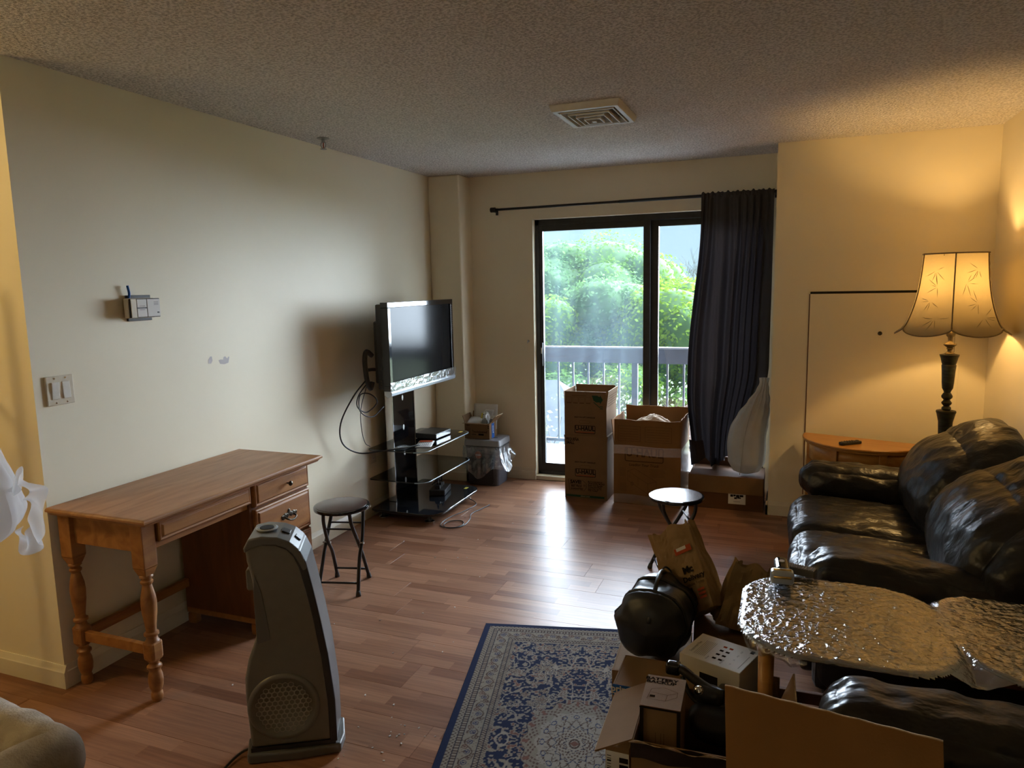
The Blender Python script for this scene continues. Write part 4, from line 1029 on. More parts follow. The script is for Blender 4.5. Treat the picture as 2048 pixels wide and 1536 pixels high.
for k, (a, b, h2) in enumerate(((-.03, .10, .14), (-.05, .13, .10), (.0, .16, .12))):
    MB().tube(bez([(0, -.05+.05*k, .072), (a, b*.4, h2), (a-.02, b, h2*.7), (-.03-.02*k, .17, .05), (-.10, .20-.03*k, .012)], 6), .0038, 7).build('lead', M_['black_plastic'], pw, smooth=True)
fc = thing('floor_cable', 'thin black cable looped on the floor under the stand', 'cable', (.6, 4.2, 0))
MB().tube(bez([(.47, 4.72, .02), (.60, 4.62, .006), (.585, 4.45, .004), (.55, 4.30, .004), (.545, 4.17, .004), (.58, 4.10, .004), (.66, 4.10, .004), (.70, 4.17, .004), (.66, 4.24, .005), (.59, 4.21, .006), (.58, 4.13, .008), (.64, 4.07, .008), (.71, 4.14, .006), (.70, 4.28, .004), (.66, 4.40, .004), (.68, 4.52, .004), (.70, 4.60, .006)], 7), .0032, 7).build('cord', M_['black_plastic'], fc, smooth=True, **W)
MB().tube([(.70, 4.60, .006), (.703, 4.625, .006)], .0045, 8).build('plug_tip', M_['black_plastic'], fc, **W)

# ------------------------------------------------------------------ shredder bin and the small carton on it
sb = thing('shredder_bin', 'grey paper shredder bin with clear liner beside the column', 'bin', (.435, 5.20, 0))
x0, x1, y0_, y1_ = .295, .595, 5.085, 5.345
def tapered(z0, z1, i0, i1):
    a, b = i0, i1
    lo_ = rrect(x0+a, x1-a, y0_+a, y1_-a, .03, 5); hi = rrect(x0+b, x1-b, y0_+b, y1_-b, .03, 5); n = len(lo_)
    return MB().add([(p_[0], p_[1], z0) for p_ in lo_] + [(p_[0], p_[1], z1) for p_ in hi], [tuple(reversed(range(n))), tuple(range(n, 2*n))] + [(i, (i+1) % n, n+(i+1) % n, n+i) for i in range(n)])
tapered(.0005, .300, .020, .004).build('bin_body', M_['bin'], sb, bevel=.003, **W)
MB().prism(rrect(.325, .545, .012, .285, .03), 0, .006, frame((0, y0_+.012, 0), (1,0,0), (0,0,1))).build('front_window', M_['bin_dark'], sb, bevel=.002, **W)
tapered(.300, .322, .002, .002).build('head_shadow_gap', M_['bin_dark'], sb, **W)
tapered(.322, .372, -.006, .000).build('shredder_head', M_['bin_top'], sb, bevel=.006, **W)
MB().box(.40, .54, 5.20, 5.206, .3705, .3735).build('feed_slot', M_['dark'], sb, **W)
MB().lathe([(.030, 0), (.030, .0012)], n=28, M=frame((.418, y0_+.004, .250), (1,0,0), (0,0,1))).build('red_badge', M_['ink_red'], sb, **W)
MB().box(.396, .440, y0_+.0020, y0_+.0026, .247, .253).build('badge_line', M_['paper'], sb, **W)
M_['sticker_red'] = mat('sticker_red', (.42, .03, .04), .5)
MB().prism([(0, 0), (.115, 0), (.085, .07), (.02, .11), (0, .11)], 0, .0008, frame((.335, y0_+.009, .018), (1,0,0), (0,0,1))).build('red_sticker', M_['sticker_red'], sb, **W)
MB().prism([(.003, .012), (.088, .012), (.068, .06), (.02, .09), (.003, .09)], .0009, .0016, frame((.335, y0_+.009, .018), (1,0,0), (0,0,1))).build('white_sticker', M_['paper'], sb, **W)
for k in range(4): MB().box(.385, .415, y0_+.0065, y0_+.0072, .036+.012*k, .041+.012*k).build('sticker_line', M_['ink'], sb, **W)
def liner(u, v):
    # from the left side round the front to the right side
    per = [(x0-.004, y1_-.06), (x0-.006, y0_-.006), (x1+.006, y0_-.006), (x1+.008, y1_-.05)]
    L = [0, .204, .516, .73]
    s = u*L[-1]; i = 0
    while i < 2 and s > L[i+1]: i += 1
    f = (s-L[i])/(L[i+1]-L[i]); a, b = per[i], per[i+1]
    px, py = a[0]+(b[0]-a[0])*f, a[1]+(b[1]-a[1])*f
    nx, ny = (-1, 0) if i == 0 else ((0, -1) if i == 1 else (1, 0))
    droop_ = .10 + .075*math.sin(u*PI*1.05) + .03*math.sin(u*17)
    fl_ = .012*v + (.035*v*v if i == 2 else 0) + .007*math.sin(u*60)*v + .010*abs(mnoise.noise(Vector((u*14, v*4, 2))))*(.3+v)
    return (px+nx*fl_, py+ny*fl_, .318-droop_*v*1.25)
MB().grid(liner, 110, 16).build('clear_liner', M_['liner'], sb, smooth=True, **W)
# ------------------------------------------------------------------ cartons
def flap_quad(mb, a, b, d, L, th, inset=0.004, wob=0.0):
    """flap hinged on edge a-b, running along d for length L"""
    a, b, d = Vector(a), Vector(b), Vector(d).normalized(); e = (b-a).normalized(); n = e.cross(d).normalized()
    a2, b2 = a+e*inset, b-e*inset; k = 6
    for i in range(k):
        t0, t1 = i/k, (i+1)/k
        w0, w1 = wob*math.sin(i*2.3), wob*math.sin((i+1)*2.3)
        p0, p1 = a2.lerp(b2, t0), a2.lerp(b2, t1)
        q0, q1 = p0+d*(L+w0), p1+d*(L+w1)
        vs = [p0-n*th/2, p1-n*th/2, q1-n*th/2, q0-n*th/2, p0+n*th/2, p1+n*th/2, q1+n*th/2, q0+n*th/2]
        fs = [(3,2,1,0), (4,5,6,7), (0,1,5,4), (2,3,7,6)]
        if i == 0: fs.append((3,0,4,7))
        if i == k-1: fs.append((1,2,6,5))
        mb.add(vs, fs)
    return mb
def carton(name, label, cat, loc, rot, sx, sy, sz, flaps, m='card', group=None, th=.005, wob=.0, closed=False, edge=True):
    """open carton, local origin at its base centre; flaps = {side: (length, tilt outwards from vertical)}"""
    t = thing(name, label, cat, loc, R(rot), group)
    hx, hy = sx/2, sy/2
    b = MB()
    b.box(-hx, hx, -hy, -hy+th, 0.0005, sz); b.box(-hx, hx, hy-th, hy, .0005, sz); b.box(-hx, -hx+th, -hy+th, hy-th, .0005, sz); b.box(hx-th, hx, -hy+th, hy-th, .0005, sz)
    b.box(-hx+th, hx-th, -hy+th, hy-th, .0005, .006)
    if closed: b.box(-hx+th, hx-th, -hy+th, hy-th, sz-.006, sz-.0005)
    b.build('carton_body', M_[m], t, bevel=.0012)
    E_ = {'f': ((-hx, -hy+th/2, sz), (hx, -hy+th/2, sz), (0, -1, 0)), 'b': ((hx, hy-th/2, sz), (-hx, hy-th/2, sz), (0, 1, 0)),
          'l': ((-hx+th/2, hy, sz), (-hx+th/2, -hy, sz), (-1, 0, 0)), 'r': ((hx-th/2, -hy, sz), (hx-th/2, hy, sz), (1, 0, 0))}
    for k, (L, a) in flaps.items():
        p0, p1, o = E_[k]; d = Vector((0, 0, 1))*math.cos(R(a)) + Vector(o)*math.sin(R(a))
        f = flap_quad(MB(), p0, p1, d, L, th*.8, .004, wob).build('flap', M_[m], t)
        if edge:
            e = (Vector(p1)-Vector(p0)).normalized(); q = [Vector(p0)+e*.004+d*L, Vector(p1)-e*.004+d*L]
            if wob == 0: MB().tube(q, .0026, 4).build('cut_edge', M_['card_edge'], f)
    return t
def FR(hy): return lambda x, z: frame((x, -hy-.0006, z), (1,0,0), (0,0,1))
def outline(name, x0, x1, z0, z1, w, y, m, parent, rnd=.004):
    mb = MB(); o = rrect(x0, x1, z0, z1, rnd, 3); i = rrect(x0+w, x1-w, z0+w, z1-w, max(.0005, rnd-w), 3); n = len(o)
    mb.add([(a, y, b) for a, b in o]+[(a, y, b) for a, b in i], [(k, (k+1) % n, n+(k+1) % n, n+k) for k in range(n)])
    return mb.build(name, m, parent)
def uhaul(t, y, xc, zc, s=1.0, m='ink'):
    outline('logo_frame', xc-.078*s, xc+.078*s, zc-.030*s, zc+.030*s, .004*s, y, M_[m], t, .008*s)
    text('U-HAUL', .046*s, M_[m], t, frame((xc, y, zc+.006*s), (1,0,0), (0,0,1)), bold=.03, sx=.88, name='logo_lettering')
    if m == 'ink': MB().box(xc-.066*s, xc+.066*s, y, y+.0001, zc-.023*s, zc-.018*s).build('red_rule', M_['ink_red'], t)
def handles(t, y, xc, zc):
    text('EASY-TO-LIFT HANDLES', .0145, M_['ink'], t, frame((xc, y, zc+.034), (1,0,0), (0,0,1)), bold=.03, shear=.15)
    outline('handle_cut', xc-.040, xc+.040, zc-.012, zc+.012, .0016, y, M_['ink_brown'], t, .011)
A = .160
lo_ = carton('moving_carton', 'small moving carton at the bottom of the two carton stack', 'carton', (1.327, 5.140, 0), 0, .32, .32, .480, {}, 'card', 'small moving cartons', closed=True)
y = -A-.0007
text('PEQUEÑA\nSMALL', .030, M_['ink'], lo_, frame((-.148, y, .435), (1,0,0), (0,0,1)), bold=.03, align='LEFT', sx=.72)
handles(lo_, y, -.005, .245); uhaul(lo_, y, -.003, .200)
mb = MB(); o = [(-.135, .145), (-.025, .145), (.005, .118), (.005, .085), (-.015, .062), (-.125, .062)]
i_ = [(a*.965-.0022, b*.97+.0031) for a, b in o]; n = len(o)
mb.add([(a, y, b) for a, b in o]+[(a, y, b) for a, b in i_], [(k, (k+1) % n, n+(k+1) % n, n+k) for k in range(n)]); mb.build('tag_outline', M_['ink'], lo_)
text('SAVE!', .034, M_['ink'], lo_, frame((-.076, y, .127), (1,0,0), (0,0,1)), bold=.045)
text('BEST PRICE', .020, M_['ink'], lo_, frame((-.072, y, .096), (1,0,0), (0,0,1)), bold=.03, sx=.8)
text('GUARANTEED', .018, M_['ink'], lo_, frame((-.068, y, .075), (1,0,0), (0,0,1)), bold=.03, sx=.8)
MB().box(-.125, -.030, y, y+.0001, .108, .110).build('tag_rule', M_['ink'], lo_)
outline('tag_hole', -.018, -.006, .098, .110, .002, y, M_['ink'], lo_, .004)
text('BUY A BUNDLE—\nSAVE EVEN MORE!\nRead Our Bundle\nPrices and We\'ll\nSave You Up To\n75% Today!', .0155, M_['ink'], lo_, frame((.016, y, .102), (1,0,0), (0,0,1)), bold=.02, align='LEFT', shear=.1)
MB().box(-.150, .140, y, y+.0001, .014, .030).build('green_bar', M_['ink_green'], lo_)
text('uhaul.com', .014, M_['card_edge'], lo_, frame((-.005, y-.0003, .022), (1,0,0), (0,0,1)), bold=.02, spacing=1.2)
for sx_, dz in ((1, .10), (-1, .07)):
    Mx = Matrix.Translation((sx_*(A+.003), .0, .478)) @ Matrix.Rotation(R(sx_*7), 4, 'Y')
    MB().box(-.002, .002, -A+.004, A-.004, -.145, 0, Mx).build('side_flap', M_['card'], lo_)
up_ = carton('moving_carton', 'open small moving carton on top of the two carton stack', 'carton', (1.325, 5.140, .4805), 0, .315, .315, .205,
             {'f': (.118, 0), 'b': (.130, -4), 'l': (.118, 3), 'r': (.125, 7)}, 'card', 'small moving cartons')
y = -.1575-.0007
handles(up_, y, -.005, .112-.012); uhaul(up_, y, -.003, .045)
mb = MB()
for k in range(4):
    outline('printed_sketch', -.142+.048*k, -.100+.048*k, .245, .283, .0012, y+.0002, M_['ink_brown'], up_)
    MB().box(-.138+.048*k, -.104+.048*k, y, y+.0001, .236, .241).build('caption_line', M_['ink_brown'], up_)
MB().box(-.10, .01, y, y+.0001, .292, .295).build('caption_line', M_['ink_brown'], up_)
MB().prism([(.050, .298), (.090, .298), (.108, .288), (.112, .300), (.132, .268), (.112, .236), (.108, .250), (.082, .248), (.062, .262)], 0, .0002, frame((0, y, 0), (1,0,0), (0,0,1))).build('green_arrow', M_['ink_green'], up_)
MB().prism([(.060, .248), (.066, .250), (.112, .212), (.106, .210)], 0, .0002, frame((0, y, 0), (1,0,0), (0,0,1))).build('arrow_tail', M_['ink_green'], up_)
for k in range(2): MB().box(.108, .132, y, y+.0001, .214-.014*k, .220-.014*k).build('caption_line', M_['ink_green'], up_)
# ruled write-on panels on the right flap and side
fr_ = lambda dx: None
for (y0_, y1_) in ((-.135, -.020), (-.005, .115)):
    for k in range(5):
        q = .215+.019*k; off = .157+math.sin(R(7))*(q-.205)+.0032
        MB().box(off, off+.0004, y0_, y1_, q, q+.0016).build('ruled_line', M_['ink'], up_)
    for yy in (y0_, y1_):
        off = .157+.0032
        MB().add([(off, yy, .212), (off, yy+.0018, .212), (off+math.sin(R(7))*.085, yy+.0018, .296), (off+math.sin(R(7))*.085, yy, .296)], [(0, 1, 2, 3)]).build('ruled_line', M_['ink'], up_)

big = carton('large_carton', 'large taped moving carton with paper inside beside the stack', 'carton', (1.780, 5.160, 0), -1, .475, .395, .425,
             {'f': (.192, 0), 'b': (.235, -3), 'l': (.185, 6), 'r': (.205, 1)}, 'card2', th=.006, wob=.004)
hy = .1975; y = -hy-.0009
for (a, b) in ((-.205, -.045), (-.012, .175)):
    outline('panel_outline', a, b, .462, .572, .0016, y+.0002, M_['ink_brown'], big, .001)
    for k in range(5): MB().box(a+.012, b-.015, y, y+.0001, .478+.018*k, .4795+.018*k).build('ruled_line', M_['ink_brown'], big)
uhaul(big, y, -.018, .368, 1.78, 'ink_brown')
text('Loading Your Truck', .026, M_['ink_brown'], big, frame((-.020, y, .292), (1,0,0), (0,0,1)), bold=.03, shear=.2)
tk = MB()
def ln(a, b, w=.0016):
    a, b = Vector((a[0], 0, a[1])), Vector((b[0], 0, b[1])); d = (b-a).normalized(); n_ = Vector((-d.z, 0, d.x))*w/2
    MB().add([(v.x, y, v.z) for v in (a-n_, b-n_, b+n_, a+n_)], [(0, 1, 2, 3)]).build('truck_line', M_['ink_brown'], big)
for a, b in (((-.135, .245), (-.085, .265)), ((-.085, .265), (.070, .180)), ((-.135, .245), (-.135, .175)), ((-.135, .245), (.010, .160)), ((-.135, .175), (.010, .085)), ((.010, .160), (.010, .085)), ((.010, .160), (.070, .180)), ((.010, .085), (.070, .105)), ((.070, .105), (.070, .180)), ((-.120, .225), (-.120, .195)), ((-.06, .20), (-.06, .14))): ln(a, b)
outline('wheel_outline', -.112, -.094, .140, .166, .003, y, M_['ink_brown'], big, .008)
for k in range(6):
    MB().box(-.192, -.150, y, y+.0001, .262-.011*k, .2635-.011*k).build('caption_line', M_['ink_brown'], big)
    MB().box(.02+.01*(k % 2), .12+.008*(k % 3), y, y+.0001, .268-.011*k, .2695-.011*k).build('caption_line', M_['ink_brown'], big)
    MB().box(-.192, -.145, y, y+.0001, .150-.011*k, .1515-.011*k).build('caption_line', M_['ink_brown'], big)
def tapef(z0, z1):
    def fn(u, v):
        s = -hy-.002; x_ = -.2395+.479*u
        return (x_, s-.0012*abs(mnoise.noise(Vector((u*9, v*3, z0*9)))), z0+(z1-z0)*v+.004*math.sin(u*7))
    return fn
MB().grid(tapef(.365, .430), 40, 4).build('packing_tape', M_['tape'], big, smooth=True)
MB().grid(tapef(.004, .070), 40, 4).build('packing_tape', M_['tape'], big, smooth=True)
MB().grid(lambda u, v: (.2395+.0015, -.19+.38*u, .02+.40*v), 12, 6).build('packing_tape', M_['tape'], big, smooth=True)
def crumple(u, v):
    x_ = -.17+.36*u; y_ = -.10+.22*v
    return (x_, y_, .50+.12*math.sin(PI*u)**.8*math.sin(PI*min(1, v*.9+.1))+.03*mnoise.noise(Vector((u*5, v*4, 3)))+.018*abs(mnoise.noise(Vector((u*11, v*9, 7)))))
cp = MB().grid(crumple, 26, 18).build('packing_paper', mat('packing_paper', (.42, .32, .21), .8, col2=(.36, .27, .17), cscale=8, bump=.3, bscale=20, btype='ridge'), None, solid=.001)
cp.location = (1.78, 5.16, 0); tag(cp, 'crumpled brown packing paper poking out of the large carton', 'paper')

lowc = carton('low_carton', 'low brown carton under the curtain and white bag', 'carton', (2.312, 5.190, 0), 0, .500, .310, .238, {}, 'card_dark', closed=True)
MB().box(-.252, .246, -.162, -.157, .118, .238).build('front_flap', M_['card'], lowc, bevel=.001)
mb_ = MB().box(.02, .135, -.1562, -.1556, .045, .118).build('shipping_label', M_['paper'], lowc)
for (a, b, c_, d) in ((.034, .052, .096, .112), (.054, .070, .100, .113), (.072, .094, .094, .112), (.096, .120, .098, .113), (.060, .078, .082, .094), (.080, .104, .086, .095)): MB().box(a, b, -.1567, -.1563, c_, d).build('label_print', M_['ink'], lowc)
MB().box(.055, .10, -.1567, -.1566, .062, .065).build('label_line', M_['ink_grey'], lowc)
dkbox = carton('dark_carton', 'dark carton standing behind the low carton under the curtain hem', 'carton', (2.20, 5.368-.0, .0), 0, .30, .036, .30, {}, 'card_dark', closed=True)

# small carton of papers on the shredder
sc = carton('small_carton', 'small open carton of papers on top of the shredder bin', 'carton', (.400, 5.195, .3735), 0, .215, .16, .125,
            {'f': (.05, 82), 'r': (.085, 42), 'l': (.06, 20), 'b': (.07, 8)}, 'card')
y = -.0807
text('Touchdowned', .026, M_['ink'], sc, frame((.022, y, .058), (1,0,0), (0,0,1)), bold=.02, sx=.86)
text('prime', .015, M_['ink'], sc, frame((-.026, y, .036), (1,0,0), (0,0,1)), bold=.03)
MB().box(.012, .058, y, y+.0001, .029, .044).build('printed_block', M_['ink'], sc)
for k in range(4): outline('stack_mark', -.092, -.060, .020+.017*k, .034+.017*k, .002, y, M_['ink'], sc, .001)
for dx in (-.084, -.068): MB().prism([(-.002, 0), (.002, 0), (.002, .008), (.005, .008), (0, .015), (-.005, .008), (-.002, .008)], 0, .0002, frame((dx, y, .100), (1,0,0), (0,0,1))).build('up_arrow', M_['ink'], sc)
MB().box(.1078, .1082, -.035, .02, .002, .120).build('blue_tape', M_['ink_blue'], sc)
text('prime', .026, M_['paper'], sc, frame((.1086, -.008, .070), (0,.0,1), (0,-1,0)), bold=.03, name='tape_lettering')
for k in range(2): MB().box(.094, .104, y, y+.0001, .088+.014*k, .096+.014*k).build('printed_mark', M_['ink'], sc)
for i, (dx, dy, dz, ax, az, sx_, sy_, lb) in enumerate(((.012, .068, .128, 82, 0, .205, .200, 'white padded mailer standing up at the back of the small carton'),
        (-.050, -.01, .126, 18, 8, .115, .13, 'folded white sheet leaning on the left rim of the small carton'),
        (.030, .045, .135, 70, -8, .11, .13, 'printed envelope with yellow mark in the small carton'),
        (.070, .012, .105, 58, -25, .08, .12, 'small printed slip at the right of the small carton'))):
    t = thing('paper_sheet', lb, 'paper', (.400+dx, 5.195+dy, .3735+dz), R(az), 'papers in the small carton')
    Mx = Matrix.Rotation(R(ax), 4, 'X')
    MB().grid(lambda u, v: Mx @ Vector((-sx_/2+sx_*u, -sy_*.35+sy_*v, .004*math.sin(PI*u)+.003*math.sin(5*v))), 8, 8).build('sheet', M_['paper'] if i else M_['white_card'], t, smooth=True, solid=.001 if i else .006)
    if i in (2, 3):
        for k in range(4): MB().box(-.035, .030, .03+.012*k-.03, .035+.012*k-.03, -.0014, -.0010, Mx @ Matrix.Translation((0, 0, .0)) @ Matrix.Translation((0, 0, 0.0068))).build('printed_line', M_['ink'], t)
    if i == 2: MB().box(-.05, -.036, .0, .05, .0056, .0060, Mx).build('yellow_mark', mat('yellow_mark', (.6, .5, .05), .6), t)
cw = MB().grid(lambda u, v: (.415+.06*u, 5.17+.05*v, .49+.05*math.sin(PI*u)+.03*mnoise.noise(Vector((u*6, v*6, 1)))+.04*v), 10, 8).build('crumpled_receipt', M_['paper'], None, solid=.0008)
tag(cw, 'crumpled receipt in the middle of the small carton', 'paper', 'papers in the small carton')

# ------------------------------------------------------------------ curtain rod, curtain, hanging bag
rd = thing('curtain_rod', 'thin black curtain rod above the balcony door', 'curtain rod', (1.5, 5.317, 2.17))
RZ = lambda x: 2.167+.010*(x-.495)/2.1
MB().tube([(.515, 5.317, RZ(.515)), (1.55, 5.317, RZ(1.55))], .0095, 12).build('rod', M_['black_metal'], rd, smooth=True, **W)
MB().tube([(1.50, 5.317, RZ(1.5)), (2.588, 5.317, RZ(2.588))], .0115, 12).build('rod_sleeve', M_['black_metal'], rd, smooth=True, **W)
MB().tube([(.478, 5.317, RZ(.48)), (.520, 5.317, RZ(.52))], .019, 16).build('end_cap', M_['black_plastic'], rd, bevel=.003, **W)
for xx in (.500, 2.582):
    MB().box(xx-.006, xx+.006, 5.317, YW, RZ(xx)-.016, RZ(xx)-.008).box(xx-.010, xx+.010, YW-.004, YW, RZ(xx)-.035, RZ(xx)+.02).build('bracket', M_['black_metal'], rd, **W)
ct = thing('curtain', 'dark grey curtain gathered at the right of the balcony door', 'curtain', (2.33, 5.317, .27))
def sstep(a, b, x):
    t_ = max(0, min(1, (x-a)/(b-a))); return t_*t_*(3-2*t_)
def curt(u, v):
    z = 2.190 - v*1.93
    xl = 2.090 - .070*sstep(.1, .65, v) + .05*sstep(.72, 1, v); xr = 2.572 - .010*sstep(0, .5, v) - .14*sstep(.62, .98, v)
    uu = u + .02*math.sin(7*u+3*v)
    ph = uu*PI*2*7.5 + 2.4*math.sin(2.6*u*PI+.6) + 1.3*v*math.sin(u*8+1)
    amp = .010 + .024*sstep(.02, .35, v) + .012*sstep(.5, 1, v)
    amp *= .6+.5*abs(math.sin(u*8.0+1.0))
    y_ = 5.300 - amp*(math.sin(ph)+.35*math.sin(2.1*ph+v*2)) - .022*sstep(.55, 1, v)
    x_ = xl+(xr-xl)*u + .008*math.cos(ph)*sstep(.05, .4, v)
    z_ = z + (.035*math.sin(u*11)+.05*u*sstep(.9, 1, v))*sstep(.85, 1, v)
    if v < .015: y_ = 5.300-.006*math.sin(ph*2)
    return (x_, y_, z_)
MB().grid(curt, 220, 110).build('curtain_panel', M_['curtain'], ct, smooth=True, **W)
# gathered heading around the rod
MB().grid(lambda u, v: (2.090+.482*u, 5.317+.0155*math.cos(2*PI*v)*1.1+.002*math.sin(u*130), RZ(2.3)+.020*math.sin(2*PI*v)*(1+.25*math.sin(u*90))+.004*math.sin(u*55)), 150, 14).build('rod_pocket', M_['curtain'], ct, smooth=True, **W)
# hem corner hanging lower at the left
MB().grid(lambda u, v: (2.035+.10*u+.02*v, 5.235-.025*math.sin(PI*u)-.012*v+.008*math.sin(9*u), .44-.19*v*(1-.35*u)), 16, 12).build('loose_hem', M_['curtain'], ct, smooth=True, **W)

wb = thing('trash_bag', 'tall white plastic trash bag leaning in the corner on the low carton', 'bag', (2.445, 5.10, .24))
def wbag(u, v):
    a = 2*PI*u
    prof = [(0, .02), (.03, .085), (.12, .120), (.30, .128), (.48, .122), (.62, .100), (.76, .068), (.88, .038), (.95, .026), (1.0, .030)]
    for (a0, r0), (a1, r1) in zip(prof, prof[1:]):
        if v <= a1: f = (v-a0)/(a1-a0); f = f*f*(3-2*f) if a0 > .1 else f; r_ = r0+(r1-r0)*f; break
    cx_ = 2.440 + .105*sstep(.35, 1, v); z = .245+.680*v
    g_ = 1+(.02+.10*sstep(.5, .95, v))*math.sin(13*a+2*v)+.05*mnoise.noise(Vector((math.cos(a)*2, math.sin(a)*2, v*4)))
    x_ = cx_+r_*g_*math.cos(a); x_ = min(x_, 2.586)
    return (x_, 5.125-.03*sstep(.4, 1, v)+.80*r_*g_*math.sin(a), z)
MB().grid(wbag, 84, 60).build('bag_body', M_['white_bag'], wb, smooth=True, **W)
MB().tube(bez([(2.405, 5.015, .262), (2.420, 5.022, .42), (2.436, 5.024, .56), (2.475, 5.035, .72), (2.52, 5.07, .86)], 6), .0028, 6).build('side_seam', M_['white_bag'], wb, smooth=True, **W)
# ------------------------------------------------------------------ half-moon console table
ch = (Vector((2.806, 4.972, 0)), Vector((3.492, 4.762, 0)))
mid = (ch[0]+ch[1])/2; ux = (ch[1]-ch[0]).normalized(); rotc = math.atan2(ux.y, ux.x)
ctb = thing('half_moon_table', 'honey oak half moon side table against the projecting wall', 'table', (mid.x, mid.y, 0), rotc)
hr = (ch[1]-ch[0]).length/2; dp = .345
half = lambda r, d, n=28: [(r*math.cos(PI+PI*k/n), d*math.sin(PI+PI*k/n)) for k in range(n+1)]
MB().prism(half(hr, dp), .574, .590).build('table_top', M_['amber'], ctb, bevel=.006, seg=3)
MB().prism(half(hr-.012, dp-.012), .560, .5735).build('moulding', M_['amber'], ctb, bevel=.004)
def apron(u, v):
    a = PI+PI*u; r_ = hr-.05; d = dp-.05
    return (r_*math.cos(a), d*math.sin(a), .455+.105*v)
MB().grid(apron, 28, 2).build('curved_apron', M_['amber'], ctb, smooth=True, solid=.014)
rbox('back_rail', -hr+.06, hr-.06, -.022, -.006, .455, .560, M_['amber'], ctb, .002)
for a in (188, 252, 300, 352):
    x_, y_ = (hr-.048)*math.cos(R(a)), (dp-.048)*math.sin(R(a))
    MB().prism([(-.019, -.019), (.019, -.019), (.019, .019), (-.019, .019)], 0.0005, .560, Matrix.Translation((x_, y_-.004, 0)) @ Matrix.Rotation(R(a), 4, 'Z')).build('leg', M_['amber'], ctb, bevel=.003)
MB().prism(half(hr-.07, dp-.07), .15, .165).build('lower_shelf', M_['amber'], ctb, bevel=.003)
rm = thing('remote_control', 'black remote control lying on the half moon table', 'remote', (3.055, 4.665, .5905), R(38))
MB().prism(rrect(-.072, .072, -.021, .021, .012), .0005, .018).build('case', M_['black_plastic'], rm, bevel=.005)
for i in range(5):
    for j in range(3): MB().lathe([(.0045, .018), (.004, .0205)], -.05+.018*i, -.012+.012*j, 8).build('button', M_['ink_grey'] if i == 0 else M_['rubber'], rm)
MB().lathe([(.011, .018), (.010, .0208)], .05, 0, 14).build('dial_button', M_['rubber'], rm)

# ------------------------------------------------------------------ floor lamp
lx, ly = 3.517, 4.515
lp = thing('floor_lamp', 'lit floor lamp with scalloped ivory shade and bronze column', 'lamp', (lx, ly, 0))
MB().lathe([(.135, .0005), (.140, .012), (.132, .024), (.10, .034), (.05, .046), (.030, .07), (.028, .09)], lx, ly, 32).build('base', M_['bronze'], lp, autos=50, **W)
MB().lathe([(.026, .08), (.026, .20), (.034, .24), (.030, .26), (.026, .30), (.028, .55), (.032, .70), (.036, .78), (.046, .825), (.050, .835), (.048, .842), (.030, .846)], lx, ly, 28).build('lower_column', M_['bronze'], lp, autos=50, **W)
MB().lathe([(.018, .846), (.024, .852), (.022, .862), (.014, .868), (.024, .880), (.026, .888), (.018, .898), (.016, .904), (.026, .914), (.028, .924), (.022, .936), (.016, .944), (.020, .955), (.024, .962)], lx, ly, 28).build('bead_turnings', M_['bronze'], lp, autos=50, **W)
MB().lathe([(.022, .958), (.027, .968), (.030, 1.00), (.033, 1.06), (.036, 1.095), (.033, 1.10), (.036, 1.108), (.042, 1.135), (.047, 1.148), (.048, 1.154), (.030, 1.158)], lx, ly, 28).build('upper_urn', M_['bronze'], lp, autos=50, **W)
M_['worn_brass'] = mat('worn_brass', (.24, .19, .11), .4, metal=.7, col2=(.15, .12, .07), cscale=50)
MB().lathe([(.020, 1.156), (.026, 1.160), (.020, 1.166), (.012, 1.172), (.012, 1.182), (.018, 1.186), (.014, 1.192), (.032, 1.206), (.033, 1.212), (.014, 1.222), (.011, 1.232), (.014, 1.25), (.022, 1.258), (.024, 1.275), (.018, 1.288), (.012, 1.296), (.012, 1.33)], lx, ly, 24).build('neck_finial', M_['worn_brass'], lp, autos=50, **W)
MB().tube([(lx, ly, 1.32), (lx, ly, 1.42)], .014, 12).build('socket', M_['worn_brass'], lp, smooth=True, **W)
MB().lathe([(.012, 1.42), (.020, 1.44), (.030, 1.47), (.028, 1.495), (.012, 1.512), (.001, 1.514)], lx, ly, 20).build('bulb', mat('lit_bulb', (1, .9, .7), .3, emit=(1.0, .70, .30), estr=18.0), lp, smooth=True, **W)
NP = 6
def shade(u, v, off=0.0):
    a = 2*PI*u + R(20); k = (u*NP) % 1.0
    pin = 1-.085*math.sin(PI*k)                      # flat-ish panels between ribs
    zt = 1.700
    bot = 1.268 + .040*(1-math.sin(PI*k)**.55)       # scalloped lower edge, high at the ribs
    z = zt+(bot-zt)*v
    t_ = (zt-z)/(zt-1.268)
    r_ = .166 + .030*t_ + .078*t_**3.0
    if t_ > .86: r_ += .022*((t_-.86)/.14)**1.5
    r_ = r_*pin+off
    return (lx+r_*math.cos(a), ly+r_*math.sin(a), z)
sh_ = MB().grid(lambda u, v: shade(u, v), NP*14, 34).build('lamp_shade', M_['shade'], lp, smooth=True, **W)
for k in range(NP):
    MB().tube([shade((k+1e-6)/NP, v/24, .002) for v in range(25)], .0034, 6).build('rib', M_['shade_trim'], sh_, smooth=True, **W)
MB().tube([shade(i/160, 0, .001) for i in range(161)], .0040, 6).build('top_braid', M_['shade_trim'], sh_, smooth=True, **W)
MB().tube([shade(i/320+1e-6, 1, .001) for i in range(321)], .0040, 6).build('bottom_braid', M_['shade_trim'], sh_, smooth=True, **W)
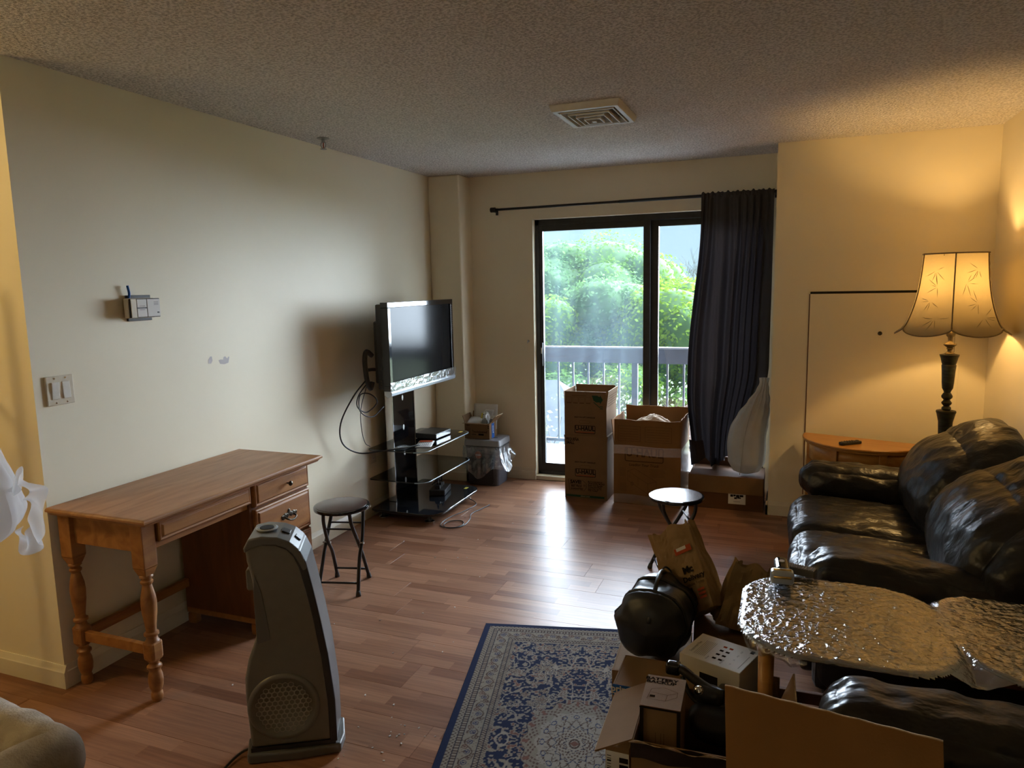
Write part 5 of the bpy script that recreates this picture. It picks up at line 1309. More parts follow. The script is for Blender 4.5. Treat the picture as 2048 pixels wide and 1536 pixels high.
# embroidered bamboo leaves in relief on each panel
rl = random.Random(3)
for k in range(NP):
    for c_ in range(4):
        cu, cv = (k+.28+.44*rl.random())/NP, .16+.20*c_+.05*rl.random(); a0 = rl.uniform(-1.6, 1.6)
        for j in range(5):
            an = a0 + R(-75+38*j+rl.uniform(-20, 20)); sh0 = .006+.010*rl.random(); L = .034+.030*rl.random()
            pts = []
            for s in range(5):
                f = sh0+s/4*L
                uu = cu + f*math.sin(an)/(2*PI*.19); vv = cv + f*math.cos(an)/.43
                pts.append(shade(min(max(uu, (k+.04)/NP), (k+.96)/NP), min(.95, vv), .0004))
            MB().tube(pts, .002, 4, caps=False, rads=[.0004, .0013, .0016, .0011, .0003]).build('stitched_leaf', M_['shade'], sh_, smooth=True, **W)
for a in (0, 120, 240):
    MB().tube([(lx, ly, 1.675), (lx+.158*math.cos(R(a)), ly+.158*math.sin(R(a)), 1.690)], .002, 6).build('spider_arm', M_['worn_brass'], lp, **W)
MB().tube([(lx, ly, 1.41), (lx+.045, ly, 1.46), (lx+.05, ly, 1.58), (lx, ly, 1.678)], .002, 6).build('harp', M_['worn_brass'], lp, **W)
MB().tube([(lx+.015, ly-.02, 1.30), (lx+.016, ly-.022, 1.17)], .0016, 6).build('pull_chain', M_['worn_brass'], lp, **W)
ld = bpy.data.lights.new('lamp_bulb', 'POINT'); ld.energy = LAMP_POWER; ld.color = (1.0, 0.62, 0.22); ld.shadow_soft_size = .035
lo = bpy.data.objects.new('lamp_bulb', ld); link(lo); lo.location = (lx, ly, 1.545)

# ------------------------------------------------------------------ sofas
def make_sofa(label, loc):
    t = thing('leather_sofa', label, 'sofa', loc, 0, 'black leather sofas along the right wall')
    L = M_['leather']
    rbox('plinth', -.46, .49, -.79, .79, .05, .24, M_['leather'], t, .03)
    for a in (-.40, .42):
        for b in (-.72, .72): MB().lathe([(.022, .0005), (.028, .05)], a, b, 14).build('foot', M_['black_plastic'], t)
    soft_box('front_skirt', (-.475, 0, .155), (.07, 1.36, .20), .03, L, t, n=16, amp=.004, freq=7)
    for k, sy in enumerate((-1, 1)):
        def sp(q, p, sy=sy):
            f = (q.x+.40)/.80
            q.z += .020*math.sin(PI*min(1, max(0, f+.45)))-.010
            # creases fanning out from the back corner
            ang = math.atan2(q.y, .5-q.x)
            if p.z > 0: q.z += .0035*math.sin(ang*26+k)*max(0, min(1, f))*(1-abs(p.y))
            return q
        sc_ = soft_box('seat_cushion', (-.115, sy*.295, .318), (.84, .585, .200), .075, L, t, n=40, puff=.020, amp=.010, freq=8.5, seed=3+k*4, shape=sp, ridge=True)
        pts = []
        for i in range(41):
            a = i/40; pts.append((-.518, sy*.295-.24+.48*a, .375+.004*math.sin(9*a)))
        MB().tube(pts, .004, 6).build('piping', M_['leather_seam'], sc_, smooth=True)
        soft_box('arm_base', (-.020, sy*.715, .235), (.86, .19, .36), .06, L, t, n=16, puff=.01, amp=.006, freq=6.5, seed=11+k*5)
        def arm_shape(q, p, sy=sy):
            f = (q.x+.42)/.84
            q.z += .012*math.cos(f*5) - .05*max(0, f-.6)
            # gathers at the rounded front and across the middle
            if f < .14: q.z += .004*math.sin(q.y*150)*(1-f/.14)
            q.z += .0045*math.sin((q.x*.8+q.y*.5)*55+2*math.sin(q.y*20))*max(0, math.sin(PI*min(1, max(0, (f-.35)/.65))))*(1 if p.z > -.2 else 0)
            return q
        soft_box('arm_roll', (-.055, sy*.705, .468), (.86, .255, .185), .085, L, t, n=44, puff=.012, amp=.012, freq=8, seed=31+k*5, ridge=True, shape=arm_shape)
        def back_shape(q, p, sy=sy):
            z_ = (q.z+.25)/.50
            q.x += .150*z_*z_*.8 - .06*math.sin(PI*min(1, max(0, z_)))
            q.y *= 1-.16*max(0, z_-.55)
            q.z -= .10*(abs(p.y)**3)*max(0, z_-.3)
            if z_ > .55:                               # gathers below the top seam
                w_ = (z_-.55)/.45
                q.x -= .0045*math.sin(q.y*95+3*math.sin(q.y*17))*w_*(1.2-w_)*2
            return q
        bc = soft_box('back_cushion', (.200, sy*.405, .590), (.30, .80, .51), .14, L, t, n=56, puff=.05, amp=.015, freq=6.5, seed=51+k*9, shape=back_shape, ridge=True)
        pts = []
        for i in range(31):
            a = -1+2*i/30; pts.append((.335, sy*.405+.31*a, .862-.085*abs(a)**3))
        MB().tube(pts, .004, 6).build('seam', M_['leather_seam'], bc, smooth=True)
    soft_box('back_frame', (.425, 0, .39), (.17, 1.60, .66), .06, L, t, n=14, amp=.004, freq=5)
    return t
sofa = make_sofa('black leather two seat sofa beside the floor lamp', (3.270, 3.520, 0))
sofa2 = copy_tree(sofa); sofa2.location = (3.290, 1.140, 0); sofa2['label'] = 'black leather sofa in the lower right corner behind the cardboard'

# ------------------------------------------------------------------ low table wrapped in film
TBZ = .560
tb = thing('glass_table', 'low amber wood table with two rounded glass tops between the sofas', 'table', (3.17, 2.27, 0))
px0, px1, py0, py1 = 2.655, 3.70, 2.110, 2.450
for a in (px0, px1):
    for b in (py0, py1):
        MB().tube([(a, b, .0005), (a, b, .515)], .022, 14, rads=[.018, .023]).build('leg', M_['amber'], tb, smooth=True, **W)
rbox('long_rail', px0, px1, py0-.012, py0+.012, .50, .54, M_['honey_dark'], tb, .003, True)
rbox('long_rail', px0, px1, py1-.012, py1+.012, .50, .54, M_['honey_dark'], tb, .003, True)
rbox('end_rail', px0-.012, px0+.012, py0, py1, .50, .54, M_['honey_dark'], tb, .003, True)
rbox('end_rail', px1-.012, px1+.012, py0, py1, .50, .54, M_['honey_dark'], tb, .003, True)
rbox('stretcher', px0, px1, py0-.010, py0+.010, .16, .20, M_['honey_dark'], tb, .003, True)
rbox('stretcher', px0, px1, py1-.010, py1+.010, .16, .20, M_['honey_dark'], tb, .003, True)
p1 = rrect(2.592, 3.125, 2.000, 2.545, .15, 10, (.12, .18, .15, .17))
p1 = [(a + (.03*(1-((b-2.27)/.28)**2) if a > 2.9 else -.012*(1-((b-2.27)/.28)**2)), b - (.012*(1-((a-2.86)/.27)**2) if b < 2.2 else 0)) for a, b in p1]
p2 = rrect(3.150, 3.780, 1.985, 2.545, .15, 10, (.15, .15, .10, .26))
for pp in (p1, p2):
    g_ = MB().prism(pp, TBZ-.012, TBZ-.002).build('glass_top', M_['table_glass'], tb, **W)
    MB().tube([(a, b, TBZ-.007) for a, b in pp]+[(pp[0][0], pp[0][1], TBZ-.007)], .0058, 6, caps=False).build('glass_rim', M_['glass_edge'], g_, smooth=True, **W)
pw_ = MB()
def inside(pp, x, y):
    c_ = False; n = len(pp)
    for i in range(n):
        (x1, y1), (x2, y2) = pp[i], pp[(i+1) % n]
        if (y1 > y) != (y2 > y) and x < (x2-x1)*(y-y1)/(y2-y1)+x1: c_ = not c_
    return c_
def edge_d(pp, x, y):
    best = 9
    n = len(pp)
    for i in range(n):
        a = Vector(pp[i]); b = Vector(pp[(i+1) % n]); ab = b-a
        t_ = max(0, min(1, (Vector((x, y))-a).dot(ab)/max(1e-9, ab.length_squared)))
        best = min(best, (Vector((x, y))-a-ab*t_).length)
    return best
def wrapfn(u, v):
    x, y = 2.570+1.225*u, 1.962+.592*v
    h = 0
    ins = [inside(q, x, y) for q in (p1, p2)]
    d = min(edge_d(p1, x, y), edge_d(p2, x, y))
    s = Vector((x*38, y*38, 0))
    wr = abs(mnoise.noise(s + 2.0*Vector((mnoise.noise(s*.35), mnoise.noise(s*.35+Vector((9, 0, 0))), 0))))
    st = abs(mnoise.noise(Vector((x*9+y*14, (x-y)*60, 3))))
    if any(ins): z = TBZ+.0008+.0065*wr+.0025*st
    else: z = TBZ+.0006-.75*min(d, .05)+.004*wr
    return (x, y, z)
_g = MB().grid(wrapfn, 190, 100)
def keep(f):
    x = sum(_g.v[i][0] for i in f)/4; y = sum(_g.v[i][1] for i in f)/4
    return inside(p1, x, y) or inside(p2, x, y) or min(edge_d(p1, x, y), edge_d(p2, x, y)) < .012 or (3.0 < x < 3.3 and 2.03 < y < 2.52)
_g.f = [f for f in _g.f if keep(f)]
film = _g.build('stretch_film_sheet', M_['film'], None, smooth=True)
tag(film, 'crinkled clear plastic film wrapped over the low table', 'film')
# a hank of film hanging below the corner
_ed = sorted([q for q in p1 if q[1] < 2.16 and q[0] < 3.0], key=lambda q: q[0])
_ed = [_ed[0]]+[q for q, r_ in zip(_ed[1:], _ed) if q[0]-r_[0] > 1e-4]
def _at(u):
    x = _ed[0][0]+(_ed[-1][0]-_ed[0][0])*u
    for q, r_ in zip(_ed, _ed[1:]):
        if x <= r_[0]+1e-9: return x, q[1]+(r_[1]-q[1])*(x-q[0])/(r_[0]-q[0])
    return _ed[-1]
def _fr(u, v):
    x, y = _at(u)
    return (x, y-.006-.010*math.sin(PI*v)+.004*math.sin(31*u), .550-.052*v*(.7+.4*math.sin(7*u+1))*math.sin(PI*min(1, u*.8+.15)))
hf = MB().grid(_fr, 40, 8).build('loose_film', M_['liner'], None, smooth=True)
tag(hf, 'loose fringe of clear film hanging below the table corner', 'film')

zt = TBZ+.012
sv = thing('electric_shaver', 'black electric shaver with golden foil head on the film', 'shaver', (2.690, 2.475, zt), R(4))
soft_box('grip', (.004, .055, .024), (.050, .125, .040), .019, M_['black_gloss'], sv, n=12)
soft_box('head', (0, -.030, .026), (.074, .045, .046), .012, M_['silver'], sv, n=12)
for k in (-1, 0, 1):
    MB().tube([(-.028, -.050+.009*(k+1), .030+.009*(k+1)), (.028, -.050+.009*(k+1), .030+.009*(k+1))], .0052, 10).build('foil', mat('golden_foil', (.60, .43, .16), .25, metal=.9) if k == -1 else bpy.data.materials['golden_foil'], sv, smooth=True)
MB().lathe([(.010, .0445), (.009, .047)], .004, .060, 14).build('power_button', M_['steel'], sv)
sv2 = thing('ribbed_bar', 'grey ribbed rectangular bar behind the shaver', 'box', (2.735, 2.570, zt-.006), R(-16))
rbox('case', -.066, .066, -.018, .018, .001, .026, M_['fan'], sv2, .002)
for k in range(16): MB().box(-.062+.008*k, -.058+.008*k, -.017, .017, .026, .0275).build('rib', M_['fan_top'], sv2)
fcb = thing('floor_lead', 'thin black lead trailing on the floor beside the film wrapped table', 'cable', (2.6, 2.95, 0))
MB().tube(bez([(2.72, 2.86, .30), (2.66, 2.95, .10), (2.60, 3.02, .02), (2.56, 3.05, .005), (2.60, 2.93, .005), (2.64, 2.80, .005)], 6), .0035, 7).build('cord', M_['black_plastic'], fcb, smooth=True, **W)
fcc = thing('floor_lead', 'striped cord curled on the floor under the film wrapped table', 'cable', (2.74, 2.62, 0))
MB().tube(bez([(2.66, 2.62, .006), (2.70, 2.58, .006), (2.76, 2.60, .006), (2.78, 2.68, .006), (2.73, 2.74, .006), (2.68, 2.70, .008), (2.70, 2.62, .010), (2.78, 2.58, .006)], 6), .005, 7).build('cord', M_['ink_grey'], fcc, smooth=True, **W)

# ------------------------------------------------------------------ rug
RW, RL = .92, 1.70
ra = R(13.0)
eu = Vector((math.cos(ra), math.sin(ra), 0)); ev = Vector((-math.sin(ra), math.cos(ra), 0))
rc = Vector((1.403, 2.915, 0)) + eu*RW/2 - ev*RL/2
nu, nv = 300, 550
U, V = np.meshgrid(np.linspace(-RW/2, RW/2, nu+1), np.linspace(-RL/2, RL/2, nv+1))
navy = np.array([.008, .014, .046]); beige = np.array([.205, .18, .15]); brown = np.array([.060, .038, .032]); cream = np.array([.25, .228, .198]); rust = np.array([.095, .045, .036])
def value_noise(x, y, seed):
    r_ = np.random.default_rng(seed); T = r_.random((128, 128))
    xi, yi = np.floor(x).astype(int), np.floor(y).astype(int); fx, fy = x-xi, y-yi
    fx, fy = fx*fx*(3-2*fx), fy*fy*(3-2*fy)
    g = lambda a, b: T[a % 128, b % 128]
    return (g(xi, yi)*(1-fx)+g(xi+1, yi)*fx)*(1-fy)+(g(xi, yi+1)*(1-fx)+g(xi+1, yi+1)*fx)*fy
au, av = np.abs(U), np.abs(V)
dE = np.minimum(RW/2-au, RL/2-av)                   # distance to the edge
along = np.where(RW/2-au < RL/2-av, V, U)
col = np.zeros(U.shape+(3,))
def put(mask, c_): col[mask] = c_
put(dE >= 0, navy)
band = (dE > .026); put(band, beige)
def motif(period, dc, amp, k=2.0):
    t_ = np.abs(((along/period) % 1)-.5)*2
    return np.abs(t_-.5)*period + np.abs(dE-dc)*k
small = lambda c0, p: (np.sin(along*2*PI/p)*np.sin((dE-c0)*2*PI/p*1.0) > .35)
put((dE > .026) & (dE < .050) & small(.026, .018), brown)
put((dE > .048) & (dE < .051), navy*.6)
put((dE > .051) & (dE < .066) & (np.sin(along*2*PI/.014) > .2), brown)
put((dE > .066) & (dE < .069), navy*.6)
# main border with scrolling palmettes
mbd = (dE > .069) & (dE < .128)
ph = along*2*PI/.11
scroll = np.abs((dE-.0985) - .018*np.sin(ph))
put(mbd & (scroll < .0026), brown)
for shift, cc in ((.0, brown), (.055, rust), (.0275, navy*1.6), (.0825, navy*1.6)):
    t_ = ((along+shift+.055) % .11)-.055
    cen = .0985 + (.012 if shift in (.0,) else -.012 if shift == .055 else 0)
    rr_ = np.hypot(t_, (dE-cen)*1.1)
    put(mbd & (rr_ < .012) & (rr_ > .0085), cc); put(mbd & (rr_ < .0045), cc)
put(mbd & (value_noise(U*190+40, V*190+40, 4) > .80), brown*1.3)
put((dE > .128) & (dE < .131), navy*.6)
put((dE > .131) & (dE < .146) & (np.sin(along*2*PI/.013)*np.sin((dE-.131)*2*PI/.015) > .1), brown)
put((dE > .146) & (dE < .149), navy*.6)
put((dE > .149) & (dE < .162) & small(.149, .012), brown)
fieldm = dE > .162
put(fieldm, navy)
# floral field, mirrored on both axes
n1 = value_noise(au*120+7, av*120+3, 11); n2 = value_noise(au*62+3, av*62+9, 12); n3 = value_noise(au*30+3, av*30+1, 13)
put(fieldm & (n1*.62+n2*.38 > .535), beige)
put(fieldm & (n1*.5+n2*.5 > .72), rust*1.5)
vine = np.abs(value_noise(au*16+2, av*16+5, 15)-.5)
put(fieldm & (vine < .016), cream)
fr_ = np.random.default_rng(8)
for k in range(34):
    fu, fv = fr_.uniform(.02, RW/2-.18), fr_.uniform(.10, RL/2-.18); r0 = fr_.uniform(.018, .034)
    dx, dy = au-fu, av-fv; rr_ = np.hypot(dx, dy); th_ = np.arctan2(dy, dx)
    pet = r0*(.78+.22*np.cos(6*th_+k))
    put(fieldm & (rr_ < pet), cream if k % 2 else beige); put(fieldm & (rr_ < pet*.82) & (rr_ > pet*.66), brown); put(fieldm & (rr_ < pet*.40), rust if k % 3 else navy)
    put(fieldm & (rr_ < pet*.2), beige)
# medallion
mr_ = np.hypot(U/.78, V*.92)/.70; th_ = np.arctan2(V*.92, U/.78)
lob = .330*(1+.045*np.cos(16*th_))
put(mr_ < lob, beige*.98); put((mr_ < lob) & (mr_ > lob-.004), brown)
put((mr_ < lob-.015) & (mr_ > lob-.075) & (np.sin(th_*48)*np.sin(mr_*2*PI/.03) > .25), brown*1.5)
put((mr_ < lob-.010) & (mr_ > lob-.05) & (np.cos(th_*16) > .86), rust*1.6)
m2 = .245*(1+.05*np.cos(12*th_)); put(mr_ < m2, cream)
curl = np.abs(np.hypot((mr_-.205), .02*np.sin(th_*8))-.013); put((mr_ < m2) & (curl < .0022), navy*2)
put((mr_ < m2) & (value_noise(au*150+1, av*150+1, 21) > .80), brown*1.4)
zig = .165+.018*(2*np.abs(((th_*16/(2*PI)) % 1)-.5)*2-1); put(np.abs(mr_-zig) < .0035, brown*1.2)
zig2 = .125+.014*(2*np.abs(((th_*16/(2*PI)+.5) % 1)-.5)*2-1); put(np.abs(mr_-zig2) < .003, navy*1.6)
put((mr_ < .115) & (np.sin(th_*16)*np.sin(mr_*2*PI/.024) > .35), brown*1.3)
zig3 = .060+.010*np.cos(12*th_); put(np.abs(mr_-zig3) < .003, navy)
put(mr_ < .05*(1+.15*np.cos(8*th_)), cream); put((mr_ < .035) & (mr_ > .025), brown); put(mr_ < .022, beige); put((au*1.0+av*1.2) < .018, rust*1.4)
col *= (.90+.2*value_noise(U*420+99, V*420+99, 31))[..., None]
zz = .0075+.0012*value_noise(U*9+50, V*9+50, 41)+.0018*(value_noise(U*3+5, V*3+5, 42))
mb = MB()
P3 = np.stack([rc.x+eu.x*U+ev.x*V, rc.y+eu.y*U+ev.y*V, zz], axis=-1).reshape(-1, 3)
me = bpy.data.meshes.new('rug')
idx = (np.arange(nv)[:, None]*(nu+1)+np.arange(nu)[None, :]).reshape(-1)
F_ = np.stack([idx, idx+1, idx+nu+2, idx+nu+1], axis=1)
# skirt so the pile has thickness
bd = np.concatenate([np.arange(nu+1), (np.arange(1, nv+1)*(nu+1)+nu), (nv*(nu+1)+np.arange(nu-1, -1, -1)), (np.arange(nv-1, 0, -1)*(nu+1))])
nb = len(bd); low = P3[bd].copy(); low[:, 2] = .0006
n0 = len(P3)
S_ = np.stack([np.roll(bd, -1), bd, n0+np.arange(nb), n0+np.roll(np.arange(nb), -1)], axis=1)
me.from_pydata(np.concatenate([P3, low]).tolist(), [], np.concatenate([F_, S_]).tolist()); me.update()
ca = me.color_attributes.new('weave', 'FLOAT_COLOR', 'POINT')
call = np.concatenate([col.reshape(-1, 3), np.tile(navy, (nb, 1))]); call = np.concatenate([call, np.ones((len(call), 1))], axis=1)
ca.data.foreach_set('color', call.astype(np.float32).reshape(-1))
me.polygons.foreach_set('use_smooth', [True]*len(me.polygons))
rug = finish('oriental_rug', me, M_['rug'])
tag(rug, 'navy and beige oriental rug with floral border and round medallion', 'rug')

# crumbs on the laminate
cr = MB(); g_ = np.random.default_rng(2)
for k in range(46):
    x, y = (g_.normal(1.42, .06), g_.uniform(1.85, 2.15)) if k < 18 else (g_.uniform(.55, 1.35), g_.uniform(2.1, 4.4))
    s = g_.uniform(.0015, .0045); a = g_.uniform(0, PI)
    cr.box(-s, s, -s*.5, s*.5, .0002, .0002+s*.7, Matrix.Translation((x, y, 0)) @ Matrix.Rotation(a, 4, 'Z'))
cr = cr.build('floor_crumbs', M_['paper']); cr['kind'] = 'stuff'; cr['label'] = 'pale crumbs scattered on the laminate floor'; cr['category'] = 'crumbs'

# ------------------------------------------------------------------ heap of boxes and bags on the rug
bigo = carton('open_carton', 'open brown carton with black tape at the front of the heap', 'carton', (2.515, 1.900, .010), 2, .38, .30, .365,
              {'l': (.115, 118), 'r': (.10, 20)}, 'card', th=.006)
MB().grid(lambda u, v: (-.191+.382*u, -.1535-.0008*abs(mnoise.noise(Vector((u*12, v*3, 0)))), .318+.047*v+.004*math.sin(u*19)), 40, 3).build('black_tape', M_['black_gloss'], bigo, smooth=True)
MB().grid(lambda u, v: (-.195+.31*u, -.156-.004*v, .362+.010*v*(.5+.5*math.sin(u*21))+.004*math.sin(u*9)), 40, 2).build('torn_edge', M_['card_edge'], bigo, smooth=True, solid=.001)
outline('stamp_ring', -.02, .06, .235, .290, .003, -.1507, M_['ink_brown'], bigo, .026)
text('FW', .030, M_['ink_brown'], bigo, frame((.02, -.1508, .262), (1,0,0), (0,0,1)), bold=.02)
MB().box(-.150, -.100, -.1512, -.1506, .060, .245).build('tape_strip', M_['tape'], bigo)
MB().add([(-.175, -.1508, .262), (-.152, -.1508, .262), (-.152, -.1508, .265), (-.175, -.1508, .265)], [(0,1,2,3)]).build('crop_mark', M_['ink'], bigo)
MB().add([(-.100, -.1508, .252), (-.060, -.1508, .252), (-.060, -.1508, .255), (-.100, -.1508, .255)], [(0,1,2,3)]).build('crop_mark', M_['ink'], bigo)
MB().box(.03, .175, -.11, .12, .290, .296, Matrix.Rotation(R(4), 4, 'Y')).build('inner_flap', M_['card'], bigo)
bt = carton('battery_carton', 'brown battery backup carton standing in the open carton', 'carton', (2.394, 1.875, .018), 2, .104, .155, .430, {}, 'card', closed=True)
MB().box(-.0545, .0545, -.0805, .080, .4305, .4325).build('lid_panel', M_['card'], bt, bevel=.001)
text('BATTERY\nBACKUP', .019, M_['ink'], bt, frame((-.012, .052, .4331), (1,0,0), (0,1,0)), bold=.04, sx=1.15)
def tline(pts, w, m, parent, z, name='printed_line'):
    for a, b in zip(pts, pts[1:]):
        a, b = Vector(a), Vector(b); d = (b-a).normalized(); n_ = Vector((-d.y, d.x))*w/2
        MB().add([(q.x, q.y, z) for q in (a-n_, b-n_, b+n_, a+n_)], [(0,1,2,3)]).build(name, m, parent)
tline([(-.040, -.045), (.010, -.045), (.038, -.020), (.038, .005), (.000, .020), (-.034, .005), (-.040, -.045)], .0012, M_['ink_brown'], bt, .4331)
tline([(-.034, -.010), (.012, -.015), (.038, .002)], .0012, M_['ink_brown'], bt, .4331)
tline([(.010, -.045), (.012, -.015)], .0012, M_['ink_brown'], bt, .4331)
MB().box(-.034, -.020, -.034, -.024, .4331, .4332).build('printed_mark', M_['ink'], bt)
for xx in (-.0535, .0445): MB().box(xx, xx+.010, -.0812, -.0806, .02, .425).build('black_stripe', M_['ink'], bt)
MB().box(-.0545, .0545, -.0812, -.0806, .4255, .4300).build('black_stripe', M_['ink'], bt)
for xx in (-.012, .002, .010): MB().box(xx, xx+.0012, -.0812, -.0808, .20, .36).build('bar_line', M_['ink_brown'], bt)
# shipping carton below with bar code label
shp = carton('shipping_carton', 'flat carton with bar code label under the open carton flap', 'carton', (2.262, 2.000, .010), 0, .07, .24, .240, {}, 'card', closed=True)
MB().box(-.034, .034, -.1212, -.1206, .055, .225).build('white_label', M_['paper'], shp)
for k in range(18): MB().box(-.030, -.018, -.1216, -.1212, .065+.0085*k, .065+.0085*k+.002+.003*(k % 3 == 0)).build('bar', M_['ink'], shp)
text('U', .030, M_['ink'], shp, frame((.024, -.1216, .100), (1,0,0), (0,0,1)), bold=.02)
for k in range(3): MB().box(.006, .032, -.1216, -.1212, .150+.022*k, .166+.022*k).build('label_block', M_['ink'], shp)
pr = carton('blue_taped_carton', 'carton sealed with blue tape under the black duffel bag', 'carton', (2.352, 2.155, .010), 0, .290, .19, .325, {}, 'card', closed=True)
MB().box(-.1455, .1455, -.0958, -.0953, .290, .326).build('blue_tape', M_['ink_blue'], pr)
text('prime', .030, M_['paper'], pr, frame((-.115, -.0963, .312), (1,0,0), (0,0,1)), bold=.03, name='tape_lettering')
MB().tube(bez([(-.145, -.096, .298), (-.120, -.096, .293), (-.090, -.096, .300)], 5), .0014, 5).build('smile_mark', M_['paper'], pr, smooth=True)
pr2 = carton('taller_carton', 'carton with blue tape across its top beneath the paper bags', 'carton', (2.505, 2.520, .001), 6, .21, .24, .335, {}, 'card', closed=True)
MB().box(-.106, .106, -.1210, -.1203, .250, .335).build('blue_tape', M_['ink_blue'], pr2)
text('prime', .030, M_['ink'], pr2, frame((-.02, -.1208, .215), (1,0,0), (0,0,1)), bold=.02)
MB().box(-.10, -.07, -.1216, -.1211, .295, .322).build('tape_symbol', M_['paper'], pr2)

# duffel / rolled sleeping bag
und = carton('low_carton', 'low carton hidden under the black sack', 'carton', (2.270, 2.44, .010), 4, .25, .34, .255, {'b': (.08, 60)}, 'card', closed=True)
df = thing('duffel_bag', 'black sleeping bag sack lying in the heap on the rug', 'bag', (2.235, 2.42, .247))
dc, da = Vector((2.268, 2.285, .394)), Vector((.10, .98, .06)).normalized()
def duff(u, v):
    a = 2*PI*u; L = .34
    prof = [(0, .0), (.02, .045), (.06, .083), (.12, .108), (.20, .122), (.5, .124), (.80, .108), (.93, .06), (1, .02)]
    for (a0, r0), (a1, r1) in zip(prof, prof[1:]):
        if v <= a1: r_ = r0+(r1-r0)*((v-a0)/(a1-a0)); break
    s_ = Vector((math.cos(a)*1.6, math.sin(a)*1.6, v*3))
    r_ *= 1+.20*mnoise.noise(s_)+.05*abs(mnoise.noise(s_*2.7))-.03*math.exp(-((v-.55)/.03)**2)-.03*math.exp(-((v-.25)/.02)**2)
    sx = da.cross(Vector((0, 0, 1))).normalized(); uz = sx.cross(da)
    q = dc + da*(L*v) + sx*r_*math.cos(a) + uz*r_*math.sin(a)*.98
    q.z = max(q.z, .268); return q
MB().grid(duff, 56, 60).build('sack', M_['nylon'], df, smooth=True, **W)
for vv in (.25, .55):
    MB().tube([duff(k/40, vv) + (duff(k/40, vv)-(dc+da*.34*vv))*.03 for k in range(41)], .006, 6, caps=False).build('strap', M_['nylon'], df, smooth=True, **W)
MB().tube(bez([duff(.22, .02)+Vector((0, -.004, 0)), duff(.24, .3)+Vector((0, 0, .012)), duff(.25, .6)+Vector((0, 0, .016)), duff(.25, .92)+Vector((0, 0, .012))], 6), .008, 6).build('handle_strap', M_['nylon'], df, smooth=True, **W)
MB().tube(bez([duff(.28, .8), duff(.27, .86)+Vector((0, 0, .035)), duff(.24, .9)+Vector((0, 0, .03)), duff(.22, .84)], 5), .004, 6).build('draw_cord', M_['black_plastic'], df, smooth=True, **W)

def paper_sack(name, label, base, M, wx, wy, hh, seed, flare=.0, lean=0.0):
    t = thing(name, label, 'paper bag', base)
    def side(u, v):
        per = rrect(-wx/2, wx/2, -wy/2, wy/2, .006, 2); n = len(per)
        s = u*n; i = int(s) % n; f = s-int(s); a = Vector(per[i]); b = Vector(per[(i+1) % n]); q = a.lerp(b, f)
        # resample so corners stay sharp: walk the rectangle directly
        P4 = [(-wx/2, -wy/2), (wx/2, -wy/2), (wx/2, wy/2), (-wx/2, wy/2)]
        k = u*4; i = int(k) % 4; f = k-int(k); a = Vector(P4[i]); b = Vector(P4[(i+1) % 4]); q = a.lerp(b, f)
        s_ = Vector((q.x*14+seed, q.y*14, v*hh*9))
        cz = mnoise.noise(s_)*.010*(.3+v)+ (abs(mnoise.noise(s_*2.1))-.2)*.012
        fold = 1+flare*v
        pinch = 1-.35*v*v if i in (1, 3) else 1
        n2 = Vector((q.x/wx, q.y/wy)).normalized() if q.length > 1e-6 else Vector((0, 0))
        gus = -.35*wx*v*(1-abs(2*f-1)) if i in (1, 3) else 0
        x_ = q.x*fold + n2.x*cz + (gus if q.x > 0 else -gus)*.5; y_ = q.y*(1-.55*v) + n2.y*cz
        return M @ Vector((x_, y_, hh*v+.010*math.sin(u*40+seed)*v*v))
    MB().grid(side, 64, 22).build('bag_sides', M_['paper_bag'], t, **W)
    MB().grid(lambda u, v: M @ Vector((-wx/2+wx*u, -wy/2+wy*v, .001)), 2, 2).build('bag_bottom', M_['paper_bag'], t, **W)
    return t
# leaning take-away bag: base faces the camera, mouth up to the left
Mb = Matrix.Translation((2.430, 2.560, .378)) @ Matrix.Rotation(R(-8), 4, 'Z') @ Matrix.Rotation(R(-32), 4, 'Y') @ Matrix.Rotation(R(-22), 4, 'X')
mcb = paper_sack('paper_sack', 'brown take away paper bag leaning with printed red and black side', (2.415, 2.545, .345), Mb, .155, .150, .325, 2.0, .10)
Mf = Mb @ Matrix.Translation((.083, 0, 0))
fx = lambda y_, z_: Mb @ frame((.0835, y_, z_), (0, 1, 0), (0, 0, 1))
fr2 = lambda x_, z_: Mb @ frame((x_, -.0775*(1-.55*z_/.325)-.006, z_), (1, 0, 0), (0, .13, 1))
for (s_, sz, a, b, m, bd) in (('Mc', .034, .030, .150, 'ink', .05), ('Delivery', .026, .044, .118, 'ink', .03), ('Available Today', .013, .036, .096, 'ink', .0)):
    text(s_, sz, M_[m], mcb, fr2(a, b), bold=bd, world=True)
MB().box(-.035, .035, -.012, .012, 0, .0005, fr2(.036, .225)).build('red_patch', M_['ink_red'], mcb, **W)
MB().box(-.020, .020, -.006, .006, .0006, .0010, fr2(.030, .231)).build('white_patch', M_['paper'], mcb, **W)
for k in range(3): MB().box(-.014, .014, -.004, .004, 0, .0005, fr2(.056, .070-.014*k)).build('red_line', M_['ink_red'], mcb, **W)
MB().box(-.004, .004, -.030, .030, 0, .0005, fr2(.020, .055)).build('black_arc', M_['ink'], mcb, **W)
Mc2 = Matrix.Translation((2.545, 2.56, .345)) @ Matrix.Rotation(R(12), 4, 'Z') @ Matrix.Rotation(R(16), 4, 'Y') @ Matrix.Rotation(R(-8), 4, 'X')
paper_sack('paper_sack', 'plain brown paper bag folded open beside the table edge', (2.545, 2.56, .337), Mc2, .170, .11, .225, 9.0, -.15)

